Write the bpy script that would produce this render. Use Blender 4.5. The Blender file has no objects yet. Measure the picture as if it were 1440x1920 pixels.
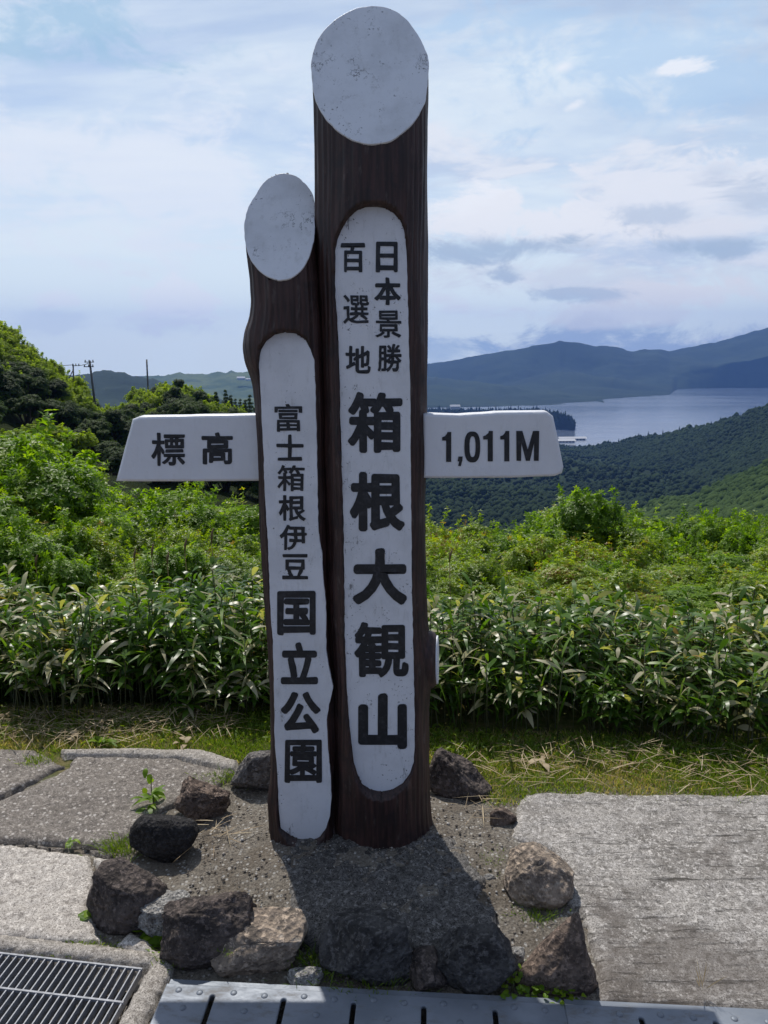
import bpy, bmesh, math, random
import numpy as np
from mathutils import Vector, Matrix

SC = bpy.context.scene
COL = SC.collection
random.seed(7)
RNG = np.random.default_rng(7)

# ------------------------------------------------------------------ camera, world, sun, exposure
F = 1442.0                      # focal length in pixels of the 1440 x 1920 photograph
PITCH = math.radians(12.0)
CAMZ = 1.5
SUN_EL, SUN_AZ = math.radians(56.6), math.radians(-19.0)     # azimuth measured from +Y, negative = left

cam_d = bpy.data.cameras.new('camera')
cam_d.sensor_fit = 'VERTICAL'
cam_d.sensor_height = 24.0
cam_d.lens = F / 1920.0 * 24.0
cam_d.clip_start = 0.05
cam_d.clip_end = 60000
cam = bpy.data.objects.new('camera', cam_d)
COL.objects.link(cam)
cam.location = (0, 0, CAMZ)
cam.rotation_euler = (math.pi / 2 - PITCH, 0, 0)
SC.camera = cam

SC.view_settings.view_transform = 'Standard'
SC.view_settings.look = 'None'
SC.view_settings.gamma = 1.0
SC.view_settings.exposure = 0.0
SC.view_settings.use_curve_mapping = False
SC.render.engine = 'CYCLES'
SC.cycles.max_bounces = 6
SC.cycles.diffuse_bounces = 3
SC.cycles.glossy_bounces = 2
SC.cycles.transmission_bounces = 3
SC.cycles.transparent_max_bounces = 4
SC.cycles.volume_bounces = 0
SC.cycles.sample_clamp_indirect = 6.0

SUNV = Vector((math.sin(SUN_AZ) * math.cos(SUN_EL), math.cos(SUN_AZ) * math.cos(SUN_EL), math.sin(SUN_EL)))
sun_d = bpy.data.lights.new('sun', 'SUN')
sun_d.energy = 4.2
sun_d.angle = math.radians(0.53)
sun_d.color = (1.0, 0.955, 0.88)
sun = bpy.data.objects.new('sun', sun_d)
COL.objects.link(sun)
sun.location = (0, 0, 60)
sun.rotation_euler = (-SUNV).to_track_quat('-Z', 'Y').to_euler()


class NT:
    """tiny node-tree writer"""
    def __init__(self, tree):
        self.t = tree
        tree.nodes.clear()

    def n(self, kind, inputs=None, **props):
        nd = self.t.nodes.new(kind)
        for k, v in props.items():
            setattr(nd, k, v)
        if inputs:
            for k, v in inputs.items():
                s = nd.inputs[k]
                if isinstance(v, bpy.types.NodeSocket):
                    self.t.links.new(v, s)
                else:
                    s.default_value = v
        return nd

    def math(self, op, a, b=0.0, c=0.0, clamp=False):
        nd = self.n('ShaderNodeMath', {0: a, 1: b, 2: c}, operation=op)
        nd.use_clamp = clamp
        return nd.outputs[0]

    def rng(self, v, a, b, c=0.0, d=1.0, smooth=True):
        nd = self.n('ShaderNodeMapRange', {'Value': v, 'From Min': a, 'From Max': b, 'To Min': c, 'To Max': d})
        nd.interpolation_type = 'SMOOTHSTEP' if smooth else 'LINEAR'
        return nd.outputs[0]

    def mix(self, f, a, b, blend='MIX'):
        nd = self.t.nodes.new('ShaderNodeMix')
        nd.data_type = 'RGBA'
        nd.blend_type = blend
        for s, v in ((nd.inputs[0], f), (nd.inputs[6], a), (nd.inputs[7], b)):
            if isinstance(v, bpy.types.NodeSocket):
                self.t.links.new(v, s)
            else:
                s.default_value = (*v, 1.0) if isinstance(v, tuple) and len(v) == 3 else v
        return nd.outputs[2]

    def noise(self, vec, scale, detail=4.0, rough=0.55, dist=0.0):
        nd = self.n('ShaderNodeTexNoise', {'Scale': scale, 'Detail': detail, 'Roughness': rough, 'Distortion': dist})
        if vec is not None:
            self.t.links.new(vec, nd.inputs['Vector'])
        return nd.outputs['Fac']

    def vmul(self, vec, s):
        return self.n('ShaderNodeVectorMath', {0: vec, 1: s}, operation='MULTIPLY').outputs[0]

    def vadd(self, vec, s):
        return self.n('ShaderNodeVectorMath', {0: vec, 1: s}, operation='ADD').outputs[0]

    def ramp(self, f, stops):
        nd = self.n('ShaderNodeValToRGB', {0: f})
        cr = nd.color_ramp
        while len(cr.elements) > 1:
            cr.elements.remove(cr.elements[-1])
        cr.elements[0].position = stops[0][0]
        cr.elements[0].color = (*stops[0][1], 1)
        for p, c in stops[1:]:
            e = cr.elements.new(p)
            e.color = (*c, 1)
        return nd.outputs[0]


world = bpy.data.worlds.new('World')
SC.world = world
world.use_nodes = True
w = NT(world.node_tree)
gen = w.n('ShaderNodeTexCoord').outputs['Generated']
sky = w.n('ShaderNodeTexSky', sky_type='NISHITA', sun_disc=False, sun_elevation=SUN_EL, sun_rotation=SUN_AZ,
          altitude=1000.0, air_density=1.0, dust_density=1.2, ozone_density=1.6).outputs[0]
SKY_STR = 0.115
sky = w.mix(1.0, sky, (SKY_STR, SKY_STR, SKY_STR), 'MULTIPLY')
sep = w.n('ShaderNodeSeparateXYZ', {0: gen})
sx, sy, sz = sep.outputs
den = w.math('ADD', w.math('MAXIMUM', sz, 0.0), 0.16)
inv = w.math('DIVIDE', 1.0, den)
plan = w.n('ShaderNodeCombineXYZ', {0: w.math('MULTIPLY', sx, inv), 1: w.math('MULTIPLY', sy, inv), 2: 0.0}).outputs[0]
# thin high veil, drawn out in streaks
pv = w.n('ShaderNodeMapping', {0: plan, 'Rotation': (0, 0, math.radians(38)), 'Scale': (0.75, 1.7, 1.0), 'Location': (2.3, 0.4, 0)}).outputs[0]
veil = w.noise(pv, 0.85, 7.0, 0.56, 0.35)
veil = w.rng(veil, 0.36, 0.62, 0.30, 0.97)
lowv = w.rng(sz, 0.02, 0.42, 0.92, 0.1)
veil = w.math('MAXIMUM', veil, lowv)
# the thin cloud glows towards the sun as thin cloud does
dotn = w.n('ShaderNodeVectorMath', {0: gen, 1: tuple(SUNV)}, operation='DOT_PRODUCT').outputs['Value']
fwd = w.rng(dotn, -0.35, 0.50, 0.15, 1.0, smooth=False)
fwdc = w.n('ShaderNodeCombineXYZ', {0: fwd, 1: fwd, 2: w.math('POWER', fwd, 0.75)}).outputs[0]
thin = w.rng(sz, 0.40, 0.85, 1.0, 0.45)
veil = w.math('MULTIPLY', veil, w.math('MULTIPLY', thin, w.rng(fwd, 0.15, 1.0, 0.55, 1.0)))
veil_col = w.mix(1.0, (0.80, 0.895, 0.975), fwdc, 'MULTIPLY')
hz = w.rng(sz, 0.0, 0.20, 1.12, 1.0)
veil_col = w.mix(1.0, veil_col, w.n('ShaderNodeCombineXYZ', {0: hz, 1: hz, 2: w.math('POWER', hz, 0.4)}).outputs[0], 'MULTIPLY')
base = w.mix(veil, sky, veil_col)
# soft lumps low down, more of them to the right
cv = w.n('ShaderNodeMapping', {0: gen, 'Scale': (1.0, 1.0, 3.6), 'Location': (0.35, 0.1, 0.08)}).outputs[0]
n1 = w.noise(cv, 5.2, 8.0, 0.6, 0.2)
n2 = w.noise(w.vadd(cv, (0.0, 0.0, 0.085)), 5.2, 8.0, 0.6, 0.2)
side = w.rng(sx, -0.05, 0.22, -0.05, 0.075)
band = w.rng(sz, 0.02, 0.10, -0.14, 0.0)
band2 = w.rng(sz, 0.20, 0.34, 0.0, -0.25)
dens = w.math('ADD', w.math('ADD', n1, side), w.math('ADD', band, band2))
cm = w.rng(dens, 0.47, 0.60, 0.0, 0.85)
lit = w.rng(w.math('SUBTRACT', n1, n2), -0.10, 0.09, 0.0, 1.0)
cc = w.mix(1.0, w.mix(lit, (0.56, 0.66, 0.83), (0.84, 0.87, 0.94)), fwdc, 'MULTIPLY')
final = w.mix(cm, base, cc)
# single clouds: direction (given as picture point), half width, half height, colour, opacity
frag = w.noise(w.n('ShaderNodeMapping', {0: gen, 'Scale': (1.0, 1.0, 1.9)}).outputs[0], 11.0, 8.0, 0.66, 0.4)
fr2 = w.math('MULTIPLY', w.math('SUBTRACT', frag, 0.5), 4.4)


def puff(px, py, hw, hh, col, op, soft=0.75, tilt=0.0):
    global final
    d = Vector(((px - 720.0) / 1442.0, math.cos(PITCH) + (960.0 - py) / 1442.0 * math.sin(PITCH), -math.sin(PITCH) + (960.0 - py) / 1442.0 * math.cos(PITCH)))
    k = 1.0 / d.length
    d.normalize()
    rt = Vector((1, 0, 0))
    rt = (rt - d * rt.dot(d)).normalized()
    up = rt.cross(d).normalized()
    rt, up = rt * math.cos(tilt) + up * math.sin(tilt), up * math.cos(tilt) - rt * math.sin(tilt)
    q = w.n('ShaderNodeVectorMath', {0: gen, 1: tuple(d)}, operation='SUBTRACT').outputs[0]
    u = w.n('ShaderNodeVectorMath', {0: q, 1: tuple(rt / (hw / 1442.0 * k))}, operation='DOT_PRODUCT').outputs['Value']
    v = w.n('ShaderNodeVectorMath', {0: q, 1: tuple(up / (hh / 1442.0 * k))}, operation='DOT_PRODUCT').outputs['Value']
    r = w.math('SQRT', w.math('ADD', w.math('MULTIPLY', u, u), w.math('MULTIPLY', v, v)))
    m = w.rng(w.math('ADD', r, fr2), 1.15, 1.15 - soft, 0.0, op)
    final = w.mix(m, final, col)


BR, DK = (0.93, 0.95, 1.0), (0.42, 0.54, 0.70)
puff(1250, 655, 420, 50, (0.30, 0.41, 0.62), 0.8, 0.95)
puff(830, 660, 120, 40, (0.36, 0.50, 0.70), 0.6, 0.95)
puff(1180, 110, 420, 120, (0.46, 0.65, 0.88), 0.7, 0.95)
puff(300, 330, 380, 170, (0.84, 0.89, 0.98), 0.7, 0.95)
puff(880, 385, 85, 42, BR, 0.95)
puff(1020, 425, 190, 45, (0.90, 0.92, 0.97), 0.95, 0.55)
puff(1300, 345, 190, 65, (0.85, 0.88, 0.95), 0.9, 0.55)
puff(1350, 425, 150, 30, (0.84, 0.86, 0.92), 0.9)
puff(1100, 520, 330, 45, (0.74, 0.79, 0.87), 0.8, 0.9)
puff(1280, 545, 180, 26, (0.86, 0.86, 0.90), 0.8)
puff(950, 465, 200, 28, DK, 0.85, 0.95, 0.06)
puff(1350, 462, 150, 24, DK, 0.85, 0.95, 0.08)
puff(1255, 402, 95, 20, (0.52, 0.62, 0.77), 0.7, 0.95)
puff(1345, 325, 60, 24, (0.56, 0.64, 0.78), 0.65, 0.95)
puff(1425, 372, 90, 40, (0.50, 0.60, 0.75), 0.7, 0.95)
puff(950, 520, 45, 18, (0.44, 0.55, 0.70), 0.8)
puff(1060, 552, 95, 16, (0.46, 0.57, 0.71), 0.7)
puff(1160, 590, 160, 22, (0.82, 0.83, 0.87), 0.7)
puff(1265, 130, 66, 15, BR, 0.85, 0.6, 0.18)
puff(1055, 125, 40, 17, BR, 0.7, 0.8, 0.4)
puff(1078, 197, 30, 12, BR, 0.65, 0.8, 0.4)
puff(330, 572, 100, 42, (0.90, 0.94, 1.0), 0.9, 0.5)
puff(320, 606, 95, 24, (0.66, 0.75, 0.88), 0.4, 0.9)
puff(105, 558, 50, 24, (0.90, 0.94, 1.0), 0.8, 0.6)
puff(112, 596, 62, 24, (0.66, 0.75, 0.88), 0.4, 0.9)
puff(140, 55, 230, 75, (0.37, 0.58, 0.78), 0.75, 0.95, -0.1)
bg = w.n('ShaderNodeBackground', {'Color': final, 'Strength': 1.0})
out = w.n('ShaderNodeOutputWorld', {'Surface': bg.outputs[0]})

# ------------------------------------------------------------------ picture <-> place
CP, SP = math.cos(PITCH), math.sin(PITCH)


def ray(px, py):
    dx, dy = (px - 720.0) / F, (960.0 - py) / F
    return Vector((dx, CP + dy * SP, -SP + dy * CP))


def on_y(px, py, Y):
    r = ray(px, py)
    t = Y / r.y
    return Vector((r.x * t, Y, CAMZ + r.z * t))


def on_z(px, py, z=0.0):
    r = ray(px, py)
    t = (z - CAMZ) / r.z
    return Vector((r.x * t, r.y * t, z))


def interp(pts, q):
    xs = [p[0] for p in pts]
    return [np.interp(q, xs, [p[k] for p in pts]) for k in range(1, len(pts[0]))]


# ------------------------------------------------------------------ numpy noise
def _hash(ix, iy, iz, seed):
    h = (ix * 374761393 + iy * 668265263 + iz * 1274126177 + seed * 974634777) & 0xFFFFFFFF
    h = ((h ^ (h >> 13)) * 1274126177) & 0xFFFFFFFF
    h = (h ^ (h >> 16)) & 0xFFFFFFFF
    return h.astype(np.float64) / 4294967295.0


def vnoise(p, seed=0):
    p = np.asarray(p, dtype=np.float64)
    i = np.floor(p).astype(np.int64)
    f = p - i
    f = f * f * (3 - 2 * f)
    r = 0
    for dx in (0, 1):
        wx = f[..., 0] if dx else 1 - f[..., 0]
        for dy in (0, 1):
            wy = f[..., 1] if dy else 1 - f[..., 1]
            for dz in (0, 1):
                wz = f[..., 2] if dz else 1 - f[..., 2]
                r = r + wx * wy * wz * _hash(i[..., 0] + dx, i[..., 1] + dy, i[..., 2] + dz, seed)
    return r * 2 - 1


def fbm(p, octaves=4, seed=0, gain=0.5):
    p = np.asarray(p, dtype=np.float64)
    a, s, r = 1.0, 1.0, 0
    for k in range(octaves):
        r = r + a * vnoise(p * s + 17.3 * k, seed + k)
        a *= gain
        s *= 2.03
    return r


def sstep(a, b, x):
    t = np.clip((x - a) / (b - a), 0, 1)
    return t * t * (3 - 2 * t)


# ------------------------------------------------------------------ object helpers
def link(o, parent=None):
    COL.objects.link(o)
    if parent is not None:
        o.parent = parent
    return o


def tag(o, label=None, cat=None, group=None, kind=None):
    if label: o['label'] = label
    if cat: o['category'] = cat
    if group: o['group'] = group
    if kind: o['kind'] = kind
    return o


def empty(name, loc, rz=0.0, scale=1.0):
    o = bpy.data.objects.new(name, None)
    o.empty_display_size = 0.1
    o.location = loc
    o.rotation_euler = (0, 0, rz)
    o.scale = (scale, scale, scale) if not hasattr(scale, '__len__') else scale
    return link(o)


def mesh(name, V, Fc, mat=None, smooth=False, tint=None):
    me = bpy.data.meshes.new(name)
    V = np.asarray(V, dtype=np.float32)
    if isinstance(Fc, np.ndarray):
        k = Fc.shape[1]
        me.vertices.add(len(V))
        me.vertices.foreach_set('co', V.ravel())
        me.loops.add(Fc.size)
        me.loops.foreach_set('vertex_index', Fc.astype(np.int32).ravel())
        me.polygons.add(len(Fc))
        me.polygons.foreach_set('loop_start', np.arange(0, Fc.size, k, dtype=np.int32))
        me.update(calc_edges=True)
    else:
        me.from_pydata([tuple(map(float, v)) for v in V], [], Fc)
    me.validate()
    if tint is not None:
        a = me.attributes.new('tint', 'FLOAT', 'POINT')
        a.data.foreach_set('value', np.asarray(tint, dtype=np.float32))
    if smooth:
        me.polygons.foreach_set('use_smooth', np.ones(len(me.polygons), dtype=bool))
    if mat: me.materials.append(mat)
    return me


def obj(name, me, parent=None):
    me.name = name
    return link(bpy.data.objects.new(name, me), parent)


def grid_faces(nr, nc, wrap=False):
    r, c = np.meshgrid(np.arange(nr - 1), np.arange(nc if wrap else nc - 1), indexing='ij')
    c2 = (c + 1) % nc
    return np.stack([r * nc + c, r * nc + c2, (r + 1) * nc + c2, (r + 1) * nc + c], -1).reshape(-1, 4)


def copy_tree(o, parent=None):
    c = o.copy()
    link(c, parent)
    for ch in list(o.children):
        copy_tree(ch, c)
    return c


def poly_slab(name, pts, thick, mat, parent=None, bevel=0.0, holes=(), y_plane=None):
    """a filled outline with thickness, drawn as a 2D curve; pts are 2D"""
    cu = bpy.data.curves.new(name, 'CURVE')
    cu.dimensions = '2D'
    cu.fill_mode = 'BOTH'
    for ring in [pts] + list(holes):
        sp = cu.splines.new('POLY')
        sp.points.add(len(ring) - 1)
        for i, p in enumerate(ring):
            sp.points[i].co = (p[0], p[1], 0, 1)
        sp.use_cyclic_u = True
    cu.extrude = thick / 2 - bevel
    cu.bevel_depth = bevel
    cu.bevel_resolution = 1
    tmp = bpy.data.objects.new('tmp', cu)
    COL.objects.link(tmp)
    dg = bpy.context.evaluated_depsgraph_get()
    me = bpy.data.meshes.new_from_object(tmp.evaluated_get(dg))
    bpy.data.objects.remove(tmp)
    bpy.data.curves.remove(cu)
    me.materials.clear()
    me.materials.append(mat)
    return me


def me_xform(me, M):
    me.transform(M)
    me.update()
    return me


def tube(path, radii, segs=8, cap=True):
    V, Fc = [], []
    n = len(path)
    prev = None
    for i in range(n):
        d = (path[min(i + 1, n - 1)] - path[max(i - 1, 0)]).normalized()
        a = Vector((1, 0, 0)) if abs(d.x) < 0.9 else Vector((0, 1, 0))
        if prev is not None: a = prev
        u = (a - d * a.dot(d)).normalized()
        v = d.cross(u)
        prev = u
        for k in range(segs):
            t = 2 * math.pi * k / segs
            V.append(path[i] + (u * math.cos(t) + v * math.sin(t)) * radii[i])
    for i in range(n - 1):
        for k in range(segs):
            k2 = (k + 1) % segs
            Fc.append((i * segs + k, i * segs + k2, (i + 1) * segs + k2, (i + 1) * segs + k))
    if cap:
        Fc.append(tuple(range(segs))[::-1])
        Fc.append(tuple(range((n - 1) * segs, n * segs)))
    return [tuple(v) for v in V], Fc


def join_parts(parts):
    V, Fc = [], []
    for v, f in parts:
        o = len(V)
        V += list(v)
        Fc += [tuple(i + o for i in q) for q in f]
    return V, Fc


def box(x0, x1, y0, y1, z0, z1):
    V = [(x0, y0, z0), (x1, y0, z0), (x1, y1, z0), (x0, y1, z0), (x0, y0, z1), (x1, y0, z1), (x1, y1, z1), (x0, y1, z1)]
    Fc = [(0, 3, 2, 1), (4, 5, 6, 7), (0, 1, 5, 4), (1, 2, 6, 5), (2, 3, 7, 6), (3, 0, 4, 7)]
    return V, Fc


# ------------------------------------------------------------------ materials
def new_mat(name):
    m = bpy.data.materials.new(name)
    m.use_nodes = True
    return m, NT(m.node_tree)


def finish(t, col, rough=0.7, bump=None, bstr=0.3, bdist=0.01, metal=0.0, spec=0.5, translucent=None, tf=0.35):
    ins = {'Base Color': col, 'Roughness': rough, 'Metallic': metal, 'Specular IOR Level': spec}
    if isinstance(col, tuple): ins['Base Color'] = (*col, 1)
    p = t.n('ShaderNodeBsdfPrincipled', ins)
    if bump is not None:
        b = t.n('ShaderNodeBump', {'Height': bump, 'Strength': bstr, 'Distance': bdist})
        t.t.links.new(b.outputs[0], p.inputs['Normal'])
    sh = p.outputs[0]
    if translucent is not None:
        tr = t.n('ShaderNodeBsdfTranslucent', {'Color': translucent})
        sh = t.n('ShaderNodeMixShader', {0: tf, 1: sh, 2: tr.outputs[0]}).outputs[0]
    t.n('ShaderNodeOutputMaterial', {'Surface': sh})


def coords(t):
    return t.n('ShaderNodeTexCoord').outputs['Object']


def leaf_mat(name, stops, trans_gain=(1.5, 1.6, 0.5), rough=0.45, tf=0.42, spec=0.5, world_var=0.0):
    m, t = new_mat(name)
    at = t.n('ShaderNodeAttribute', attribute_name='tint').outputs['Fac']
    rnd = t.n('ShaderNodeObjectInfo').outputs['Random']
    f = t.math('ADD', at, t.math('MULTIPLY', t.math('SUBTRACT', rnd, 0.5), world_var), clamp=True)
    c = t.ramp(f, stops)
    tc = t.mix(1.0, c, trans_gain, 'MULTIPLY')
    finish(t, c, rough, spec=spec, translucent=tc, tf=tf)
    return m


def m_bark():
    m, t = new_mat('post_brown')
    co = coords(t)
    g = t.vadd(t.vmul(co, (1.0, 1.0, 0.06)), (0, 0, 0))
    n1 = t.noise(g, 95, 5, 0.65)
    n2 = t.noise(co, 7, 5, 0.6)
    n3 = t.noise(t.vmul(co, (1, 1, 0.3)), 40, 4, 0.7)
    c = t.mix(t.rng(n1, 0.35, 0.7), (0.018, 0.008, 0.0065), (0.062, 0.027, 0.022))
    c = t.mix(t.rng(n2, 0.5, 0.8, 0, 0.5), c, (0.065, 0.036, 0.031))
    c = t.mix(t.rng(n3, 0.58, 0.68, 0, 0.55), c, (0.10, 0.075, 0.068))
    n4 = t.noise(co, 13, 6, 0.75)
    c = t.mix(t.rng(n4, 0.5, 0.66, 0, 0.7), c, (0.012, 0.008, 0.008))
    h = t.math('ADD', n1, t.math('MULTIPLY', n3, 0.4))
    finish(t, c, 0.55, h, 0.55, 0.004)
    return m


def m_white(name='white_paint', dirt=0.5, specks=True, cracks=0.0):
    m, t = new_mat(name)
    co = coords(t)
    n1 = t.noise(co, 6, 6, 0.65)
    n2 = t.noise(t.vmul(co, (1, 1, 0.25)), 45, 6, 0.75)
    n3 = t.noise(co, 130, 3, 0.7)
    n4 = t.noise(co, 14, 5, 0.7)
    c = t.mix(t.rng(n1, 0.42, 0.68, 0, dirt), (0.72, 0.73, 0.76), (0.52, 0.53, 0.55))
    c = t.mix(t.rng(n2, 0.52, 0.68, 0, dirt * 0.6), c, (0.42, 0.42, 0.41))
    if specks:
        sp = t.math('MULTIPLY', t.rng(n3, 0.61, 0.67), t.rng(n4, 0.50, 0.60))
        c = t.mix(sp, c, (0.05, 0.05, 0.055))
        sp2 = t.math('MULTIPLY', t.rng(n2, 0.57, 0.63), t.rng(n4, 0.56, 0.64))
        c = t.mix(t.math('MULTIPLY', sp2, 0.75), c, (0.10, 0.10, 0.105))
    n5 = t.noise(t.vmul(co, (1.0, 1.0, 0.45)), 7, 6, 0.75, 0.1)
    ck = t.math('MULTIPLY', t.rng(t.math('ABSOLUTE', t.math('SUBTRACT', n5, 0.5)), 0.010, 0.003), t.rng(t.noise(co, 5, 3, 0.6), 0.54, 0.62))
    c = t.mix(t.math('MULTIPLY', ck, cracks), c, (0.07, 0.07, 0.075))
    h = t.math('SUBTRACT', t.math('ADD', n3, t.math('MULTIPLY', n2, 0.8)), ck)
    finish(t, c, 0.42, h, 0.3, 0.002)
    return m


def m_black():
    m, t = new_mat('black_paint')
    co = coords(t)
    n = t.noise(co, 60, 5, 0.7)
    c = t.mix(t.rng(n, 0.45, 0.8), (0.010, 0.011, 0.014), (0.045, 0.046, 0.052))
    finish(t, c, 0.5, n, 0.2, 0.002)
    return m


def m_concrete(name, a, b, dark, scale=1.0, stripes=0.0, blotch=(0.5, 0.7), brightspeck=None, bstr=0.6):
    m, t = new_mat(name)
    co = coords(t)
    big = t.noise(co, 2.3 * scale, 5, 0.6, 0.4)
    mid = t.noise(co, 18 * scale, 5, 0.7)
    fine = t.noise(co, 110 * scale, 4, 0.75)
    vor = t.n('ShaderNodeTexVoronoi', {'Vector': co, 'Scale': 130 * scale}).outputs['Distance']
    c = t.mix(t.rng(fine, 0.32, 0.66), a, b)
    c = t.mix(t.rng(big, blotch[0], blotch[1], 0, 0.75), c, dark)
    c = t.mix(t.rng(mid, 0.55, 0.75, 0, 0.6), c, dark)
    vf = t.noise(co, 240 * scale, 3, 0.8)
    c = t.mix(t.rng(vf, 0.50, 0.60, 0, 0.85), c, tuple(x * 0.35 for x in dark))
    pt = t.noise(co, 55 * scale, 6, 0.8)
    c = t.mix(t.rng(pt, 0.50, 0.60, 0, 0.75), c, tuple(x * 0.6 for x in dark))
    pl = t.noise(t.vadd(co, (3.1, 1.7, 0.4)), 85 * scale, 4, 0.8)
    c = t.mix(t.rng(pl, 0.54, 0.62, 0, 0.8), c, tuple(min(1, x * 1.35) for x in b))
    h = t.math('ADD', t.math('SUBTRACT', fine, t.math('MULTIPLY', pt, 1.2)), t.math('MULTIPLY', mid, 0.6))
    if stripes:
        wv = t.n('ShaderNodeMapping', {0: co, 'Scale': (1.6, 17.0, 1.0), 'Rotation': (0, 0, math.radians(-3))}).outputs[0]
        st = t.math('SUBTRACT', t.noise(wv, 3.2, 8, 0.72, 0.3), t.rng(t.noise(co, 2.2, 4, 0.6), 0.62, 0.40, 0, 0.05))
        c = t.mix(t.rng(st, 0.56, 0.66, 0, stripes), c, tuple(x * 0.55 for x in dark))
        h = t.math('SUBTRACT', h, t.math('MULTIPLY', t.rng(st, 0.52, 0.68), 1.6))
    if stripes:
        sy_ = t.n('ShaderNodeSeparateXYZ', {0: co}).outputs[1]
        sn = t.noise(co, 4.0, 6, 0.7, 0.6)
        stn = t.rng(t.math('ADD', sy_, t.math('MULTIPLY', t.math('SUBTRACT', sn, 0.5), 2.2)), 1.92, 1.60)
        c = t.mix(t.math('MULTIPLY', stn, 0.6), c, (0.085, 0.07, 0.06))
    if brightspeck:
        v2 = t.n('ShaderNodeTexVoronoi', {'Vector': co, 'Scale': 60 * scale})
        rn = t.n('ShaderNodeSeparateColor', {0: v2.outputs['Color']}).outputs[0]
        c = t.mix(t.math('MULTIPLY', t.rng(rn, 0.80, 0.84), t.rng(v2.outputs['Distance'], 0.45, 0.25)), c, brightspeck)
    finish(t, c, 0.9, h, bstr, 0.006, spec=0.25)
    return m


def m_rock(name, top, dark, light=None, scale=1.0, pits=0.5):
    m, t = new_mat(name)
    co = coords(t)
    n1 = t.noise(co, 9 * scale, 6, 0.65, 0.5)
    n2 = t.noise(co, 60 * scale, 5, 0.75)
    v = t.n('ShaderNodeTexVoronoi', {'Vector': co, 'Scale': 75 * scale}).outputs['Distance']
    c = t.mix(t.rng(n1, 0.38, 0.62), dark, top)
    c = t.mix(t.rng(n2, 0.50, 0.62, 0, 0.7), c, tuple(min(1, x * 1.9) for x in top))
    if light:
        n3 = t.noise(co, 16 * scale, 6, 0.75, 0.3)
        c = t.mix(t.rng(n3, 0.56, 0.66, 0, 0.85), c, light)
    c = t.mix(t.rng(v, 0.35, 0.1, 0, pits), c, tuple(x * 0.4 for x in dark))
    h = t.math('ADD', t.math('MULTIPLY', n1, 1.5), t.math('ADD', n2, t.math('MULTIPLY', v, 0.8)))
    finish(t, c, 0.9, h, 1.0, 0.014, spec=0.25)
    return m


def m_steel():
    m, t = new_mat('galvanised_steel')
    co = coords(t)
    n1 = t.noise(co, 5, 5, 0.6)
    n2 = t.noise(co, 42, 5, 0.7)
    c = t.mix(t.rng(n1, 0.35, 0.7), (0.145, 0.165, 0.195), (0.20, 0.22, 0.255))
    c = t.mix(t.rng(n2, 0.58, 0.75, 0, 0.45), c, (0.15, 0.165, 0.19))
    n3 = t.noise(t.vmul(co, (1.0, 2.5, 1.0)), 11, 7, 0.75)
    c = t.mix(t.rng(n3, 0.52, 0.68, 0, 0.55), c, (0.12, 0.105, 0.085))
    r = t.rng(n3, 0.3, 0.7, 0.34, 0.68)
    finish(t, c, r, n2, 0.12, 0.003, metal=0.2, spec=0.35)
    return m


def m_soil():
    m, t = new_mat('gritty_ground')
    co = coords(t)
    s = t.n('ShaderNodeSeparateXYZ', {0: co})
    big = t.noise(co, 3.0, 5, 0.65, 0.4)
    mid = t.noise(co, 22, 6, 0.72)
    fine = t.noise(co, 150, 4, 0.75)
    v = t.n('ShaderNodeTexVoronoi', {'Vector': co, 'Scale': 95})
    rn = t.n('ShaderNodeSeparateColor', {0: v.outputs['Color']}).outputs[0]
    c = t.mix(t.rng(fine, 0.35, 0.65), (0.11, 0.095, 0.08), (0.27, 0.24, 0.20))
    c = t.mix(t.rng(mid, 0.5, 0.68, 0, 0.8), c, (0.30, 0.275, 0.235))
    c = t.mix(t.rng(big, 0.45, 0.65, 0, 0.6), c, (0.12, 0.095, 0.07))
    c = t.mix(t.math('MULTIPLY', t.rng(rn, 0.72, 0.8), t.rng(v.outputs['Distance'], 0.5, 0.3)), c, (0.42, 0.40, 0.37))
    # earth under the turf behind the paving
    back = t.rng(t.math('ADD', s.outputs[1], t.math('MULTIPLY', big, 0.25)), 2.52, 2.68)
    g = t.mix(t.rng(mid, 0.4, 0.65), (0.085, 0.105, 0.022), (0.19, 0.16, 0.075))
    c = t.mix(back, c, g)
    h = t.math('ADD', fine, t.math('ADD', t.math('MULTIPLY', mid, 1.2), t.math('MULTIPLY', v.outputs['Distance'], 0.5)))
    finish(t, c, 0.95, h, 0.9, 0.010, spec=0.15)
    return m


def m_land(name, a, b, c3, scale, scale2):
    m, t = new_mat(name)
    co = coords(t)
    n1 = t.noise(co, scale, 6, 0.62, 0.3)
    n2 = t.noise(co, scale2, 5, 0.75)
    c = t.mix(t.rng(n1, 0.35, 0.65), a, b)
    c = t.mix(t.rng(n2, 0.5, 0.72, 0, 0.8), c, c3)
    finish(t, c, 0.95, n2, 1.0, 4.0, spec=0.1)
    return m


def m_water():
    m, t = new_mat('lake_water')
    co = coords(t)
    n1 = t.noise(t.vmul(co, (1.0, 0.5, 1.0)), 0.09, 4, 0.7)
    n2 = t.noise(t.vmul(co, (0.5, 1.6, 1)), 0.0012, 4, 0.6)
    r = t.rng(n2, 0.35, 0.65, 0.10, 0.20)
    finish(t, (0.10, 0.125, 0.17), r, n1, 0.10, 3.0, spec=0.5)
    return m


def plain(name, col, rough=0.6, metal=0.0, vary=0.3, scale=20):
    m, t = new_mat(name)
    n = t.noise(coords(t), scale, 5, 0.65)
    c = t.mix(t.rng(n, 0.35, 0.7), tuple(x * (1 - vary) for x in col), col)
    finish(t, c, rough, n, 0.2, 0.003, metal=metal)
    return m


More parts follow.
